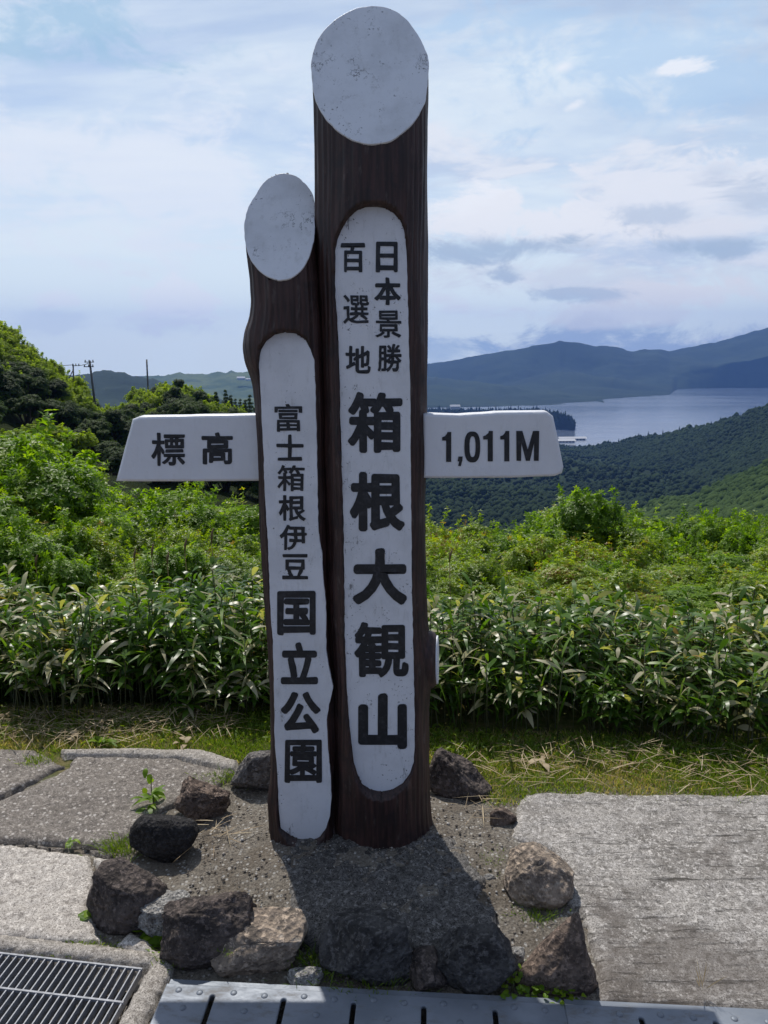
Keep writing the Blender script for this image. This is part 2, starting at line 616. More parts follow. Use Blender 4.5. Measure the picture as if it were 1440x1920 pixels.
BARK = m_bark()
WHITE = m_white()
WHITE_END = m_white('white_paint_end', 0.55, True, 0.85)
WHITE2 = m_white('white_paint_clean', 0.25, False)
BLACK = m_black()
SLAB_R = m_concrete('rough_pale_concrete', (0.26, 0.24, 0.22), (0.43, 0.405, 0.38), (0.13, 0.115, 0.10), 1.0, 1.0, (0.46, 0.66))
SLAB_A = m_concrete('brown_aggregate_concrete', (0.135, 0.115, 0.10), (0.29, 0.26, 0.23), (0.10, 0.085, 0.075), 1.2, 0.0, (0.5, 0.75), (0.40, 0.37, 0.34), 0.9)
SLAB_B = m_concrete('pale_broken_concrete', (0.36, 0.325, 0.29), (0.52, 0.48, 0.435), (0.22, 0.19, 0.165), 1.1, 0.0, (0.58, 0.8))
KERB = m_concrete('kerb_concrete', (0.26, 0.235, 0.21), (0.42, 0.385, 0.345), (0.17, 0.145, 0.12), 1.3, 0.0, (0.55, 0.8))
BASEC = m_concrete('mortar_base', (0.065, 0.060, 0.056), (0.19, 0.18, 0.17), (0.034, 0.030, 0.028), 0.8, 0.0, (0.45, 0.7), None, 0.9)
STEEL = m_steel()
GRATE = plain('dull_grate_steel', (0.30, 0.31, 0.34), 0.6, 0.2, 0.4, 60)
SOIL = m_soil()
WATER = m_water()
ROCK_DARK = m_rock('dark_lava_rock', (0.125, 0.100, 0.088), (0.045, 0.037, 0.034))
ROCK_BLACK = m_rock('black_lava_rock', (0.045, 0.042, 0.042), (0.016, 0.015, 0.016), None, 1.3, 0.6)
ROCK_BROWN = m_rock('brown_rock', (0.20, 0.15, 0.12), (0.075, 0.056, 0.047))
ROCK_GREY = m_rock('grey_rock', (0.20, 0.185, 0.175), (0.075, 0.068, 0.065), (0.33, 0.32, 0.31))
ROCK_GREY_SHADED = m_rock('grey_rock_shaded', (0.10, 0.095, 0.092), (0.035, 0.033, 0.033), (0.17, 0.165, 0.16))  # grey rock again, with the shade of the sign put into its darker colour
ROCK_PALE = m_rock('pale_pitted_rock', (0.42, 0.405, 0.38), (0.20, 0.19, 0.18), (0.55, 0.54, 0.52), 1.6, 0.9)
ROCK_TAN = m_rock('tan_rock', (0.36, 0.285, 0.22), (0.14, 0.115, 0.095), (0.45, 0.40, 0.34), 0.9)
POLE = plain('pole_concrete', (0.10, 0.10, 0.105))
DARK = plain('drain_dark', (0.02, 0.02, 0.02))

AZALEA = leaf_mat('shrub_leaf', [(0.0, (0.075, 0.13, 0.010)), (0.45, (0.16, 0.24, 0.014)), (0.8, (0.26, 0.34, 0.018)), (0.94, (0.30, 0.29, 0.02)), (1.0, (0.24, 0.15, 0.035))], (1.75, 1.8, 0.4), 0.42, 0.5, 0.45, world_var=0.55)
FRESH = leaf_mat('fresh_leaf', [(0.0, (0.07, 0.14, 0.010)), (0.6, (0.155, 0.26, 0.015)), (1.0, (0.26, 0.36, 0.025))], (1.7, 1.75, 0.45), 0.45, 0.52, 0.35, world_var=0.25)
SILVER = leaf_mat('pale_backed_leaf', [(0.0, (0.055, 0.105, 0.025)), (0.6, (0.11, 0.18, 0.045)), (1.0, (0.24, 0.28, 0.15))], (1.5, 1.6, 0.6), 0.38, 0.42, 0.45, world_var=0.2)
SASA = leaf_mat('bamboo_grass_leaf', [(0.0, (0.030, 0.072, 0.008)), (0.45, (0.078, 0.155, 0.016)), (0.70, (0.16, 0.25, 0.030)), (0.745, (0.30, 0.28, 0.15)), (0.93, (0.46, 0.42, 0.29)), (1.0, (0.34, 0.22, 0.06))], (1.6, 1.75, 0.4), 0.36, 0.40, 0.42)
TURF = leaf_mat('turf_blade', [(0.0, (0.055, 0.11, 0.012)), (0.55, (0.17, 0.25, 0.022)), (0.72, (0.27, 0.31, 0.05)), (0.78, (0.36, 0.29, 0.14)), (1.0, (0.50, 0.42, 0.26))], (1.6, 1.6, 0.5), 0.5, 0.45, 0.3)
STRAW = leaf_mat('dry_straw', [(0.0, (0.22, 0.15, 0.08)), (1.0, (0.50, 0.41, 0.27))], (1.1, 1.0, 0.8), 0.6, 0.25, 0.3)
TREE_A = leaf_mat('tree_leaf', [(0.0, (0.10, 0.15, 0.012)), (0.5, (0.22, 0.30, 0.022)), (1.0, (0.36, 0.42, 0.030))], (1.7, 1.75, 0.4), 0.6, 0.5, 0.2, world_var=0.5)
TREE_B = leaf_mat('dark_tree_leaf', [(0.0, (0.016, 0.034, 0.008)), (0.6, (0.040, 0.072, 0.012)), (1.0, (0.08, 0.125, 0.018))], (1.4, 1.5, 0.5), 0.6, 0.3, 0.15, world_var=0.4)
RIDGE_G = leaf_mat('ridge_wood', [(0.0, (0.022, 0.045, 0.012)), (0.6, (0.045, 0.075, 0.018)), (1.0, (0.075, 0.11, 0.026))], (1, 1, 1), 0.9, 0.05, 0.1)
WOOD = plain('twig_bark', (0.075, 0.055, 0.040), 0.85)
STEMM = plain('bamboo_stem', (0.09, 0.095, 0.035), 0.6)
FORESTM = leaf_mat('far_forest', [(0.0, (0.010, 0.020, 0.009)), (0.6, (0.020, 0.037, 0.013)), (1.0, (0.040, 0.062, 0.018))], (1, 1, 1), 0.9, 0.05, 0.1)
LAND_FAR = m_land('far_wooded_land', (0.016, 0.028, 0.018), (0.028, 0.044, 0.024), (0.012, 0.020, 0.014), 0.0022, 0.012)
LAND_MID = m_land('wooded_land', (0.014, 0.026, 0.013), (0.024, 0.040, 0.018), (0.010, 0.017, 0.010), 0.006, 0.045)
LAND_PLAT = m_land('upland_meadow', (0.045, 0.075, 0.036), (0.11, 0.14, 0.06), (0.03, 0.05, 0.028), 0.0035, 0.012)
HILLM = m_land('scrub_ground', (0.030, 0.050, 0.012), (0.06, 0.085, 0.018), (0.015, 0.022, 0.008), 0.3, 3.0)

# ------------------------------------------------------------------ far land, lake
LAKE_Z = -287.0
THINGS = {}


def resample(row, xs):
    px = [p[0] for p in row]
    py = np.interp(xs, px, [p[1] for p in row])
    if row[0][2] is None:
        D = []
        for x, y in zip(xs, py):
            D.append(on_z(x, y, LAKE_Z - 2.0).y)
        D = np.array(D)
    else:
        D = np.exp(np.interp(xs, px, [math.log(p[2]) for p in row]))
    return np.array([tuple(on_y(x, y, d)) for x, y, d in zip(xs, py, D)])


def terrain_layer(name, rows, mat, x0, x1, cols=240, sub=24, amp=20.0, freq=1 / 300.0, crest_amp=0.0, back=(1.0, 300.0), seed=1, low=None):
    xs = np.linspace(x0, x1, cols)
    R = [resample(r, xs) for r in rows]
    G = []
    for k in range(len(R) - 1):
        for s in range(sub):
            t = s / sub
            G.append(R[k] * (1 - t) + R[k + 1] * t)
    G.append(R[-1])
    G = np.array(G)
    n = fbm(G * freq, 5, seed, 0.52)
    m = G.shape[0]
    wgt = np.sin(np.linspace(0, math.pi, m)) ** 1.2
    wgt[0] = 0
    G[..., 2] += n * amp * wgt[:, None]
    if crest_amp:
        cn = fbm(G[0] * (freq * 9), 3, seed + 5)
        fall = np.exp(-np.arange(m) / 2.0)
        G[..., 2] += crest_amp * cn[None, :] * fall[:, None]
    B = [G[0] + np.array([0, back[1] * f, -back[0] * back[1] * f * (0.6 + f)]) for f in (1.0, 0.5, 0.15)]
    last = G[-1:] + np.array([0, -60.0, -120.0])
    if low is not None:
        last = G[-1:].copy()
        last[..., 2] = low
    full = np.concatenate([np.array(B), G, last], 0)
    nr, nc = full.shape[:2]
    me = mesh(name, full.reshape(-1, 3), grid_faces(nr, nc), mat, smooth=True)
    o = obj(name, me)
    tag(o, kind='structure')
    return G, o


# the great sheet under everything, out to the horizon, and the lake lying on it
ang = np.linspace(0, 2 * math.pi, 65)[:-1]
rad = np.array([0.0, 500, 2000, 4500, 7000, 9200])
Vb = []
for r in rad:
    for a in ang:
        Vb.append((math.sin(a) * r, math.cos(a) * r, LAKE_Z - 14.0))
o = obj('valley_ground', mesh('valley_ground', Vb, grid_faces(len(rad), 64, True)[64:], LAND_MID))
tag(o, kind='structure')
A, Bp = on_z(1100, 850, LAKE_Z), on_z(1500, 722, LAKE_Z)
lake = obj('lake', mesh('lake', [(-200, 1700, LAKE_Z), (5600, 1300, LAKE_Z), (7600, 7400, LAKE_Z), (200, 7400, LAKE_Z)], [(0, 1, 2, 3)], WATER))
tag(lake, kind='structure')

far_crest = [(300, 712, 7200), (600, 703, 7000), (800, 683, 6800), (850, 675, 6800), (900, 666, 6700), (960, 656, 6600), (1015, 647, 6600), (1040, 642, 6600), (1050, 638, 6600), (1058, 641, 6600), (1085, 643, 6600), (1110, 648, 6600),
             (1150, 649, 6700), (1188, 659, 6800), (1215, 655, 6900), (1235, 654, 6900), (1255, 658, 7000), (1290, 651, 7000), (1340, 642, 7000), (1390, 629, 7000), (1440, 614, 7000), (1700, 560, 7000)]
far_shore = [(300, 790, None), (800, 768, None), (1000, 760, None), (1125, 754, None), (1136, 748, None), (1165, 745, None), (1255, 742, None), (1268, 731, None), (1300, 729, None), (1440, 727, None), (1700, 724, None)]
terrain_layer('far_mountains', [far_crest, [(p[0], p[1] * 0.45 + q * 0.55, 5900) for p, q in zip(far_crest, np.interp([p[0] for p in far_crest], [s[0] for s in far_shore], [s[1] for s in far_shore]))], far_shore],
              LAND_FAR, 300, 1700, 420, 26, 60, 1 / 700.0, 6.0, (0.5, 500), 3)
spur1 = [(500, 700, 5600), (800, 706, 5200), (900, 716, 5000), (1000, 731, 4800), (1060, 737, 4700), (1100, 744, 4600), (1128, 750, 4300), (1134, 756, 4230)]
terrain_layer('lake_spur', [spur1, [(500, 770, None), (800, 766, None), (1000, 763, None), (1100, 757, None), (1134, 756, None)]], LAND_FAR, 500, 1134, 220, 14, 26, 1 / 350.0, 6.0, (0.4, 250), 8)
spur2 = [(1000, 712, 6000), (1100, 717, 5600), (1180, 729, 5400), (1230, 735, 5200), (1258, 740, 5050), (1266, 745, 5000)]
terrain_layer('lake_spur', [spur2, [(1000, 752, None), (1130, 750, None), (1200, 745, None), (1266, 745, None)]], LAND_FAR, 1000, 1266, 140, 10, 16, 1 / 350.0, 5.0, (0.4, 250), 11)
prom = [(500, 770, 3300), (800, 768, 3100), (900, 770, 3000), (1000, 768, 2900), (1030, 772, 2850), (1055, 779, 2800), (1070, 788, 2780), (1078, 797, 2760)]
G_prom, _ = terrain_layer('wooded_promontory', [prom, [(500, 812, None), (900, 812, None), (1000, 812, None), (1040, 806, None), (1065, 801, None), (1078, 798, None)]], LAND_MID, 500, 1078, 200, 14, 14, 1 / 160.0, 4.0, (0.4, 120), 21)
val = [(300, 800, None), (800, 812, None), (950, 818, None), (1040, 832, None), (1110, 838, None), (1250, 842, None), (1440, 846, None)]
G_val, _ = terrain_layer('valley_floor', [val, [(300, 860, 1700), (900, 868, 1600), (1440, 890, 1500)], [(300, 930, 1000), (900, 935, 1000), (1440, 950, 900)], [(300, 1010, 600), (1440, 1030, 600)]],
                         LAND_MID, 300, 1440, 260, 18, 26, 1 / 220.0, 2.0, (0.1, 30), 31)
ridge = [(1040, 854, 2150), (1060, 848, 2050), (1100, 840, 1950), (1140, 833, 1850), (1200, 823, 1750), (1250, 815, 1680), (1290, 806, 1600), (1330, 799, 1550), (1370, 788, 1500), (1400, 777, 1450), (1440, 764, 1400), (1700, 690, 1250)]
G_ridge, _ = terrain_layer('wooded_ridge', [ridge, [(1040, 880, 1900), (1200, 905, 1350), (1440, 870, 1100), (1700, 800, 950)], [(1040, 930, 1500), (1200, 985, 900), (1440, 985, 750), (1700, 960, 650)]],
                           LAND_MID, 1040, 1700, 260, 18, 18, 1 / 200.0, 4.0, (0.6, 150), 41)
ridge2 = [(1150, 985, 640), (1200, 965, 620), (1230, 945, 600), (1262, 938, 590), (1290, 940, 580), (1320, 925, 570), (1360, 908, 560), (1400, 893, 550), (1440, 876, 540), (1700, 780, 500)]
G_ridge2, _ = terrain_layer('green_ridge', [ridge2, [(1150, 1060, 420), (1440, 1010, 400), (1700, 960, 380)]], LAND_MID, 1150, 1700, 160, 24, 7, 1 / 60.0, 1.5, (0.6, 80), 51)
hill1 = [(-200, 720, 2700), (60, 716, 2600), (110, 708, 2550), (150, 701, 2500), (185, 697, 2500), (200, 694, 2500), (215, 694, 2500), (235, 698, 2500), (265, 707, 2500), (290, 713, 2500), (330, 726, 2500), (420, 750, 2500)]
terrain_layer('distant_hill', [hill1, [(-200, 800, 1700), (420, 810, 1700)]], LAND_FAR, -200, 420, 200, 16, 24, 1 / 180.0, 5.0, (0.5, 200), 61)
hill2 = [(-200, 712, 4600), (200, 708, 4600), (300, 703, 4600), (335, 700, 4600), (360, 699, 4600), (385, 701, 4600), (410, 698, 4600), (440, 697, 4600), (480, 695, 4600), (560, 695, 4600), (760, 699, 4600)]
terrain_layer('upland_plateau', [hill2, [(-200, 745, 3900), (760, 745, 3900)], [(-200, 820, 2600), (760, 820, 2600)]], LAND_PLAT, -200, 760, 260, 14, 30, 1 / 300.0, 9.0, (0.3, 300), 71)


def blob_template(seed, conifer=False):
    if conifer:
        V = [(0, 0, 1.0)]
        for z, r, k in ((0.62, 0.17, 5), (0.3, 0.27, 5), (0.0, 0.30, 5)):
            for i in range(k):
                a = 2 * math.pi * (i + z) / k
                V.append((math.cos(a) * r, math.sin(a) * r, z))
        Fc = [(0, 1 + i, 1 + (i + 1) % 5, 1 + i) [:3] for i in range(5)]
        Fc = [(0, 1 + i, 1 + (i + 1) % 5) for i in range(5)]
        for l in range(2):
            for i in range(5):
                a, b = 1 + l * 5 + i, 1 + l * 5 + (i + 1) % 5
                Fc += [(a, a + 5, b + 5), (a, b + 5, b)]
        return np.array(V), np.array(Fc)
    bm = bmesh.new()
    bmesh.ops.create_icosphere(bm, subdivisions=1, radius=0.5)
    V = np.array([tuple(v.co) for v in bm.verts])
    Fc = np.array([[v.index for v in f.verts] for f in bm.faces])
    bm.free()
    V *= (1 + 0.35 * vnoise(V * 3 + seed * 7.1, seed))[:, None]
    V[:, 2] = V[:, 2] * 0.9 + 0.35
    return V, Fc


def scatter_blobs(name, G, n, size, label, seed=0, conifer=0.2, rows=None, mat=None, tmin=0.0):
    rg = np.random.default_rng(seed)
    nr, nc = G.shape[:2]
    r = rg.random(n) * ((rows or nr) - 1.01)
    c = rg.random(n) * (nc - 1.01)
    i, j = r.astype(int), c.astype(int)
    fr, fc = (r - i)[:, None], (c - j)[:, None]
    P = (G[i, j] * (1 - fr) + G[i + 1, j] * fr) * (1 - fc) + (G[i, j + 1] * (1 - fr) + G[i + 1, j + 1] * fr) * fc
    P = P[P[:, 2] > LAKE_Z + 0.5]
    n = len(P)
    t_all = fbm(P * (1 / 90.0), 3, seed) * 0.25 + 0.45 + rg.normal(0, 0.09, n)
    kinds = np.where(rg.random(n) < conifer, 0, 1 + rg.integers(0, 3, n))
    Vs, Fs, Ts, off = [], [], [], 0
    for k in range(4):
        TV, TF = blob_template(k, k == 0)
        Q = P[kinds == k]
        if not len(Q): continue
        s = size * (0.6 + 0.5 * rg.random(len(Q)) + 0.7 * rg.random(len(Q)) ** 4)
        a = rg.uniform(0, 6.28, len(Q))
        ca, sa = np.cos(a), np.sin(a)
        hs = s * (1.9 if k == 0 else 1.0) * rg.uniform(0.85, 1.25, len(Q))
        X = TV[None, :, 0] * ca[:, None] - TV[None, :, 1] * sa[:, None]
        Y = TV[None, :, 0] * sa[:, None] + TV[None, :, 1] * ca[:, None]
        V = np.stack([X * s[:, None], Y * s[:, None], TV[None, :, 2] * hs[:, None]], -1) + Q[:, None, :]
        V[..., 2] -= 0.05 * size
        Vs.append(V.reshape(-1, 3))
        Fs.append((TF[None] + (np.arange(len(Q)) * len(TV))[:, None, None]).reshape(-1, 3) + off)
        tt = t_all[kinds == k] - (0.3 if k == 0 else 0)
        Ts.append(np.repeat(np.clip(tt, 0, 1), len(TV)))
        off += len(Q) * len(TV)
    me = mesh(name, np.concatenate(Vs), np.concatenate(Fs), mat or FORESTM, smooth=False, tint=np.concatenate(Ts))
    o = obj(name, me)
    return tag(o, label, 'forest', kind='stuff')


scatter_blobs('forest', G_ridge, 34000, 7.0, 'dark forest covering the ridge in front of the lake on the right', 1, 0.0)
scatter_blobs('forest', G_ridge[:2], 150, 5.0, 'pointed trees standing along the crest of the ridge below the lake', 2, 0.6, 2)
scatter_blobs('forest', G_ridge2, 14000, 4.6, 'greener woodland on the nearest ridge at the right edge', 3, 0.0, mat=RIDGE_G)
scatter_blobs('forest', G_prom, 9000, 8.0, 'forest on the promontory that juts into the lake', 4, 0.35)
scatter_blobs('forest', G_val, 22000, 7.0, 'dark forest on the valley floor below the right board', 5, 0.0)

# lakeside buildings
PALE = plain('pale_roof', (0.50, 0.51, 0.53), 0.6)
WALLM = plain('pale_wall', (0.45, 0.46, 0.48), 0.8)
GLASSM = plain('dark_glass', (0.05, 0.06, 0.08), 0.2)


def long_hall(px, py, length, depth, h, label, roof_over=4):
    p = on_z(px, py, LAKE_Z)
    z0 = LAKE_Z - 2
    root = empty('lakeside_hall', (p.x, p.y, z0), math.radians(4))
    tag(root, label, 'building')
    obj('wall', mesh('wall', *box(-length / 2, length / 2, 0, depth, 0, h), WALLM), root)
    V = [(-length / 2 - roof_over, -roof_over, h), (length / 2 + roof_over, -roof_over, h), (length / 2 + roof_over, depth + roof_over, h), (-length / 2 - roof_over, depth + roof_over, h),
         (-length / 2 - roof_over, depth / 2, h + 5), (length / 2 + roof_over, depth / 2, h + 5)]
    obj('roof', mesh('roof', V, [(0, 1, 5, 4), (2, 3, 4, 5), (0, 4, 3), (1, 2, 5), (0, 3, 2, 1)], PALE), root)
    wm = mesh('window', *box(-2, 2, -0.4, 0, h * 0.35, h * 0.75), GLASSM)
    n = int(length // 10)
    for k in range(n):
        o = obj('window', wm, root)
        o.location.x = -length / 2 + (k + 0.5) * length / n
    return root


long_hall(1060, 829, 60, 24, 6, 'long pale roofed hall at the lake edge, nearer of the pair')
long_hall(1074, 824.5, 84, 18, 6, 'long pale roofed hall standing just behind the other at the lake edge')


def small_house(px, py, D, s, label):
    p = on_y(px, py, D)
    root = empty('far_house', (p.x, p.y, p.z - 2), math.radians(10))
    tag(root, label, 'building')
    obj('wall', mesh('wall', *box(-s, s, -s * 0.4, s * 0.4, 0, s * 0.55), PALE), root)
    V = [(-s * 1.1, -s * 0.5, s * 0.55), (s * 1.1, -s * 0.5, s * 0.55), (s * 1.1, s * 0.5, s * 0.55), (-s * 1.1, s * 0.5, s * 0.55), (-s * 1.1, 0, s * 0.95), (s * 1.1, 0, s * 0.95)]
    obj('roof', mesh('roof', V, [(0, 1, 5, 4), (2, 3, 4, 5), (0, 4, 3), (1, 2, 5), (0, 3, 2, 1)], PALE), root)


small_house(853, 766, 2800, 17, 'long white building in the far woods just above the right board')
small_house(1073, 836, 2150, 7, 'small white building in the trees below the lakeside halls')
small_house(452, 712, 4200, 20, 'white building high on the far upland left of the short post')
small_house(466, 713, 4200, 14, 'smaller white building beside the one on the far upland')

# ------------------------------------------------------------------ hillside we stand on
def hill_z(x, y):
    x = np.asarray(x, float)
    y = np.asarray(y, float)
    a = x / np.maximum(y, 1.0)
    L = sstep(-0.06, -0.34, a) if False else 1 - sstep(-0.34, -0.06, a)
    near = np.where(y < 3.1, 0, np.where(y < 3.8, -0.12 * (y - 3.1), -0.084 - 0.33 * (y - 3.8)))
    zr = np.where(y < 9, near, -1.80 - 0.50 * (y - 9))
    zl = np.where(y < 9, near, -1.80 - 0.13 * (y - 9))
    return zr * (1 - L) + zl * L


xs = np.concatenate([np.linspace(-120, -14, 30), np.linspace(-13, 13, 120), np.linspace(14, 120, 30)])
ys = np.concatenate([np.linspace(3.12, 12, 60), np.linspace(12.5, 62, 50)])
X, Y = np.meshgrid(xs, ys)
Z = hill_z(X, Y)
Z = Z + 0.12 * fbm(np.stack([X, Y, X * 0], -1) * 0.8, 3, 5) * sstep(3.3, 5, Y) - 0.01
Vh = np.stack([X, Y, Z], -1)
o = obj('hillside', mesh('hillside', Vh.reshape(-1, 3), grid_faces(len(ys), len(xs)), HILLM, smooth=True))
tag(o, kind='structure')

lh_crest = [(-700, 610, 120), (-100, 655, 120), (0, 668, 120), (70, 714, 122), (120, 752, 125), (160, 786, 130), (200, 802, 140), (240, 792, 150), (300, 762, 160), (350, 762, 160), (400, 790, 160), (480, 800, 160), (560, 830, 150), (640, 880, 130), (720, 940, 110)]
lh_foot = [(-700, 930, 58), (0, 935, 58), (400, 950, 58), (720, 1030, 58)]
G_hill, _ = terrain_layer('left_hill', [lh_crest, lh_foot], HILLM, -700, 720, 160, 30, 0.7, 1 / 12.0, 0.3, (0.25, 40), 81)


# ------------------------------------------------------------------ foliage builders
def unit(v):
    return v / np.maximum(np.linalg.norm(v, axis=-1, keepdims=True), 1e-9)


def leaf_cloud(tips, norms, per, L, W, rg, spread=1.0, lift=0.5, droop=0.0, tint0=None, curve=False):
    """whorls of leaves at twig tips; each leaf a folded blade. returns V, F(tri), tint"""
    n = len(tips)
    T = np.repeat(tips, per, 0)
    N = np.repeat(norms, per, 0)
    a = np.tile(np.arange(per) * 2 * math.pi / per, n) + rg.uniform(0, 0.9, n * per) + np.repeat(rg.uniform(0, 6.28, n), per)
    ref = np.where(np.abs(N[:, 2:3]) < 0.9, np.array([[0, 0, 1.0]]), np.array([[1.0, 0, 0]]))
    u = unit(np.cross(N, ref))
    v = np.cross(N, u)
    tan = u * np.cos(a)[:, None] + v * np.sin(a)[:, None]
    d = unit(tan * spread + N * (lift + rg.normal(0, 0.22, n * per))[:, None] + np.array([0, 0, -droop]))
    side = unit(np.cross(d, N + 0.15 * rg.normal(size=N.shape)))
    up = np.cross(side, d)
    l = (L * rg.uniform(0.7, 1.2, n * per))[:, None]
    wd = (W * rg.uniform(0.8, 1.2, n * per))[:, None]
    b = T + d * l * 0.06
    q1 = b + d * l * 0.45 + side * wd * 0.5 + up * wd * 0.18
    q2 = b + d * l * 0.45 - side * wd * 0.5 + up * wd * 0.18
    tip = b + d * l - up * l * (0.10 + droop * 0.35)
    mid = b + d * l * 0.5
    V = np.stack([b, q1, mid, q2, tip], 1).reshape(-1, 3)
    k = np.arange(n * per)[:, None, None] * 5
    Fc = (np.array([[0, 2, 1], [0, 3, 2], [1, 2, 4], [2, 3, 4]])[None] + k).reshape(-1, 3)
    tt = (tint0 if tint0 is not None else rg.random(n))
    tt = np.repeat(tt, per) + rg.normal(0, 0.10, n * per)
    return V, Fc, np.repeat(np.clip(tt, 0, 1), 5)


def crown_tips(lobes, n, rg, shell=0.6, seed=0, flat=0.0):
    """points through a crown made of irregular lobes"""
    L = np.array([l[:3] for l in lobes], float)
    R = np.array([l[3:6] for l in lobes], float)
    wgt = (R.prod(1)) ** (2 / 3)
    k = rg.choice(len(lobes), n, p=wgt / wgt.sum())
    d = unit(rg.normal(size=(n, 3)))
    d[:, 2] = np.where(d[:, 2] < -0.25, -d[:, 2], d[:, 2])
    d = unit(d)
    r = 1 - (1 - shell) * rg.random(n) ** 1.6
    bump = 1 + 0.30 * fbm(d * 2.3 + k[:, None] * 5.1 + seed, 3, seed)
    P = L[k] + d * R[k] * (r * bump)[:, None]
    N = unit(d / R[k] * R[k].mean(1, keepdims=True) + np.array([0, 0, 0.55]))
    depth = r
    return P, N, depth


def branch_mesh(lobes, rg, trunk_r=0.05, base=(0, 0, 0), twigs=3):
    parts = []
    b = Vector(base)
    for l in lobes:
        e = Vector(l[:3])
        m = b.lerp(e, 0.5) + Vector((rg.normal(0, 0.06), rg.normal(0, 0.06), 0.0)) * (e - b).length
        parts.append(tube([b, m, e], [trunk_r, trunk_r * 0.7, trunk_r * 0.35], 6))
        for q in range(twigs):
            dd = Vector(rg.normal(size=3)).normalized()
            dd.z = abs(dd.z)
            f = e + Vector((dd.x * l[3], dd.y * l[4], dd.z * l[5])) * 0.85
            parts.append(tube([m.lerp(e, 0.6), e.lerp(f, 0.5) + Vector(rg.normal(size=3)) * 0.04 * l[3], f], [trunk_r * 0.35, trunk_r * 0.22, trunk_r * 0.08], 4, False))
    return join_parts(parts)


def plant_kind(name, lobes, n, per, L, W, mat, seed, shell=0.5, spread=1.0, lift=0.5, droop=0.0, trunk_r=0.02, twigs=3, tone=0.0, fresh=0.35, shoots=0):
    rg = np.random.default_rng(seed)
    P, N, dp = crown_tips(lobes, n, rg, shell, seed)
    if shoots:
        # young shoots standing out of the crown break its outline
        up = np.where(N[:, 2] > 0.55)[0]
        idx = rg.choice(up, shoots)
        R0 = max(l[3] for l in lobes)
        SP, SN = [], []
        for i_ in idx:
            dd = unit(N[i_] * 0.5 + np.array([rg.normal(0, 0.25), rg.normal(0, 0.25), 1.0]))
            ln = R0 * rg.uniform(0.25, 0.85)
            k_ = int(rg.integers(6, 14))
            tt_ = np.linspace(0.15, 1, k_)[:, None]
            SP.append(P[i_] + dd * ln * tt_ + rg.normal(0, R0 * 0.035, (k_, 3)))
            SN.append(unit(dd + 0.6 * rg.normal(size=(k_, 3))))
        P, N = np.concatenate([P] + SP), np.concatenate([N] + SN)
        n = len(P)
    lump = fbm(P / (max(l[3] for l in lobes)) * 1.6, 2, seed)
    t0 = np.clip(0.42 + tone + 0.22 * lump + rg.normal(0, 0.13, n) + fresh * (rg.random(n) < 0.12), 0, 1)
    V, Fc, T = leaf_cloud(P, N, per, L, W, rg, spread, lift, droop, t0)
    fol = mesh(name + '_foliage', V, Fc, mat, tint=T)
    bv, bf = branch_mesh(lobes, rg, trunk_r, (0, 0, 0), twigs)
    br = mesh(name + '_branches', bv, bf, WOOD, smooth=True)
    return fol, br


def make_plant(root_name, fol, br, loc, rz, sc, label, cat, group=None, branch_name='branches', fol_name='foliage'):
    root = empty(root_name, loc, rz, sc)
    tag(root, label, cat, group)
    f = bpy.data.objects.new(fol_name, fol)
    link(f, root)
    f['kind'] = 'stuff'
    link(bpy.data.objects.new(branch_name, br), root)
    return root


# ------------------------------------------------------------------ trees on the left hill
def lobes_tree(rg, n, R, H):
    out = []
    for k in range(n):
        a, r = rg.uniform(0, 6.28), R * math.sqrt(rg.random()) * 0.72
        z = H * (rg.uniform(0.05, 0.5) + 0.36 * (1 - (r / R) ** 2) * rg.uniform(0.6, 1.1))
        s = R * rg.uniform(0.24, 0.46)
        out.append((r * math.cos(a), r * math.sin(a), z, s, s, s * rg.uniform(0.6, 0.85)))
    return out


tree_kinds = []
for k in range(5):
    rg = np.random.default_rng(100 + k)
    tree_kinds.append(plant_kind('tree%d' % k, lobes_tree(rg, 22, 2.8, 5.0), 4600, 5, 0.20, 0.12, TREE_A, 200 + k, 0.45, 1.0, 0.3, 0.1, 0.12, 2, shoots=60))
dark_kinds = []
for k in range(3):
    rg = np.random.default_rng(130 + k)
    dark_kinds.append(plant_kind('dtree%d' % k, lobes_tree(rg, 20, 2.4, 5.6), 3600, 5, 0.19, 0.11, TREE_B, 230 + k, 0.4, 1.0, 0.2, 0.2, 0.12, 2))
con_kinds = []
for k in range(2):
    lobes = []
    for q in range(9):
        z = 1.0 + q * 0.75
        s = 1.7 * (1 - q / 9.5) + 0.12
        lobes.append((0.1 * math.sin(q * 2 + k), 0.1 * math.cos(q * 3), z, s, s, 0.5))
    con_kinds.append(plant_kind('ctree%d' % k, lobes, 1700, 5, 0.26, 0.07, TREE_B, 260 + k, 0.35, 1.0, 0.1, 0.4, 0.10, 1))

rg = np.random.default_rng(11)
nr, nc = G_hill.shape[:2]
xs_h = np.linspace(-700, 720, nc)
placed = []


def hill_point(px, t):
    j = int(np.clip(np.interp(px, xs_h, np.arange(nc)), 0, nc - 1))
    i = int(np.clip(t * (nr - 1), 0, nr - 1))
    return G_hill[i, j]


trees = []
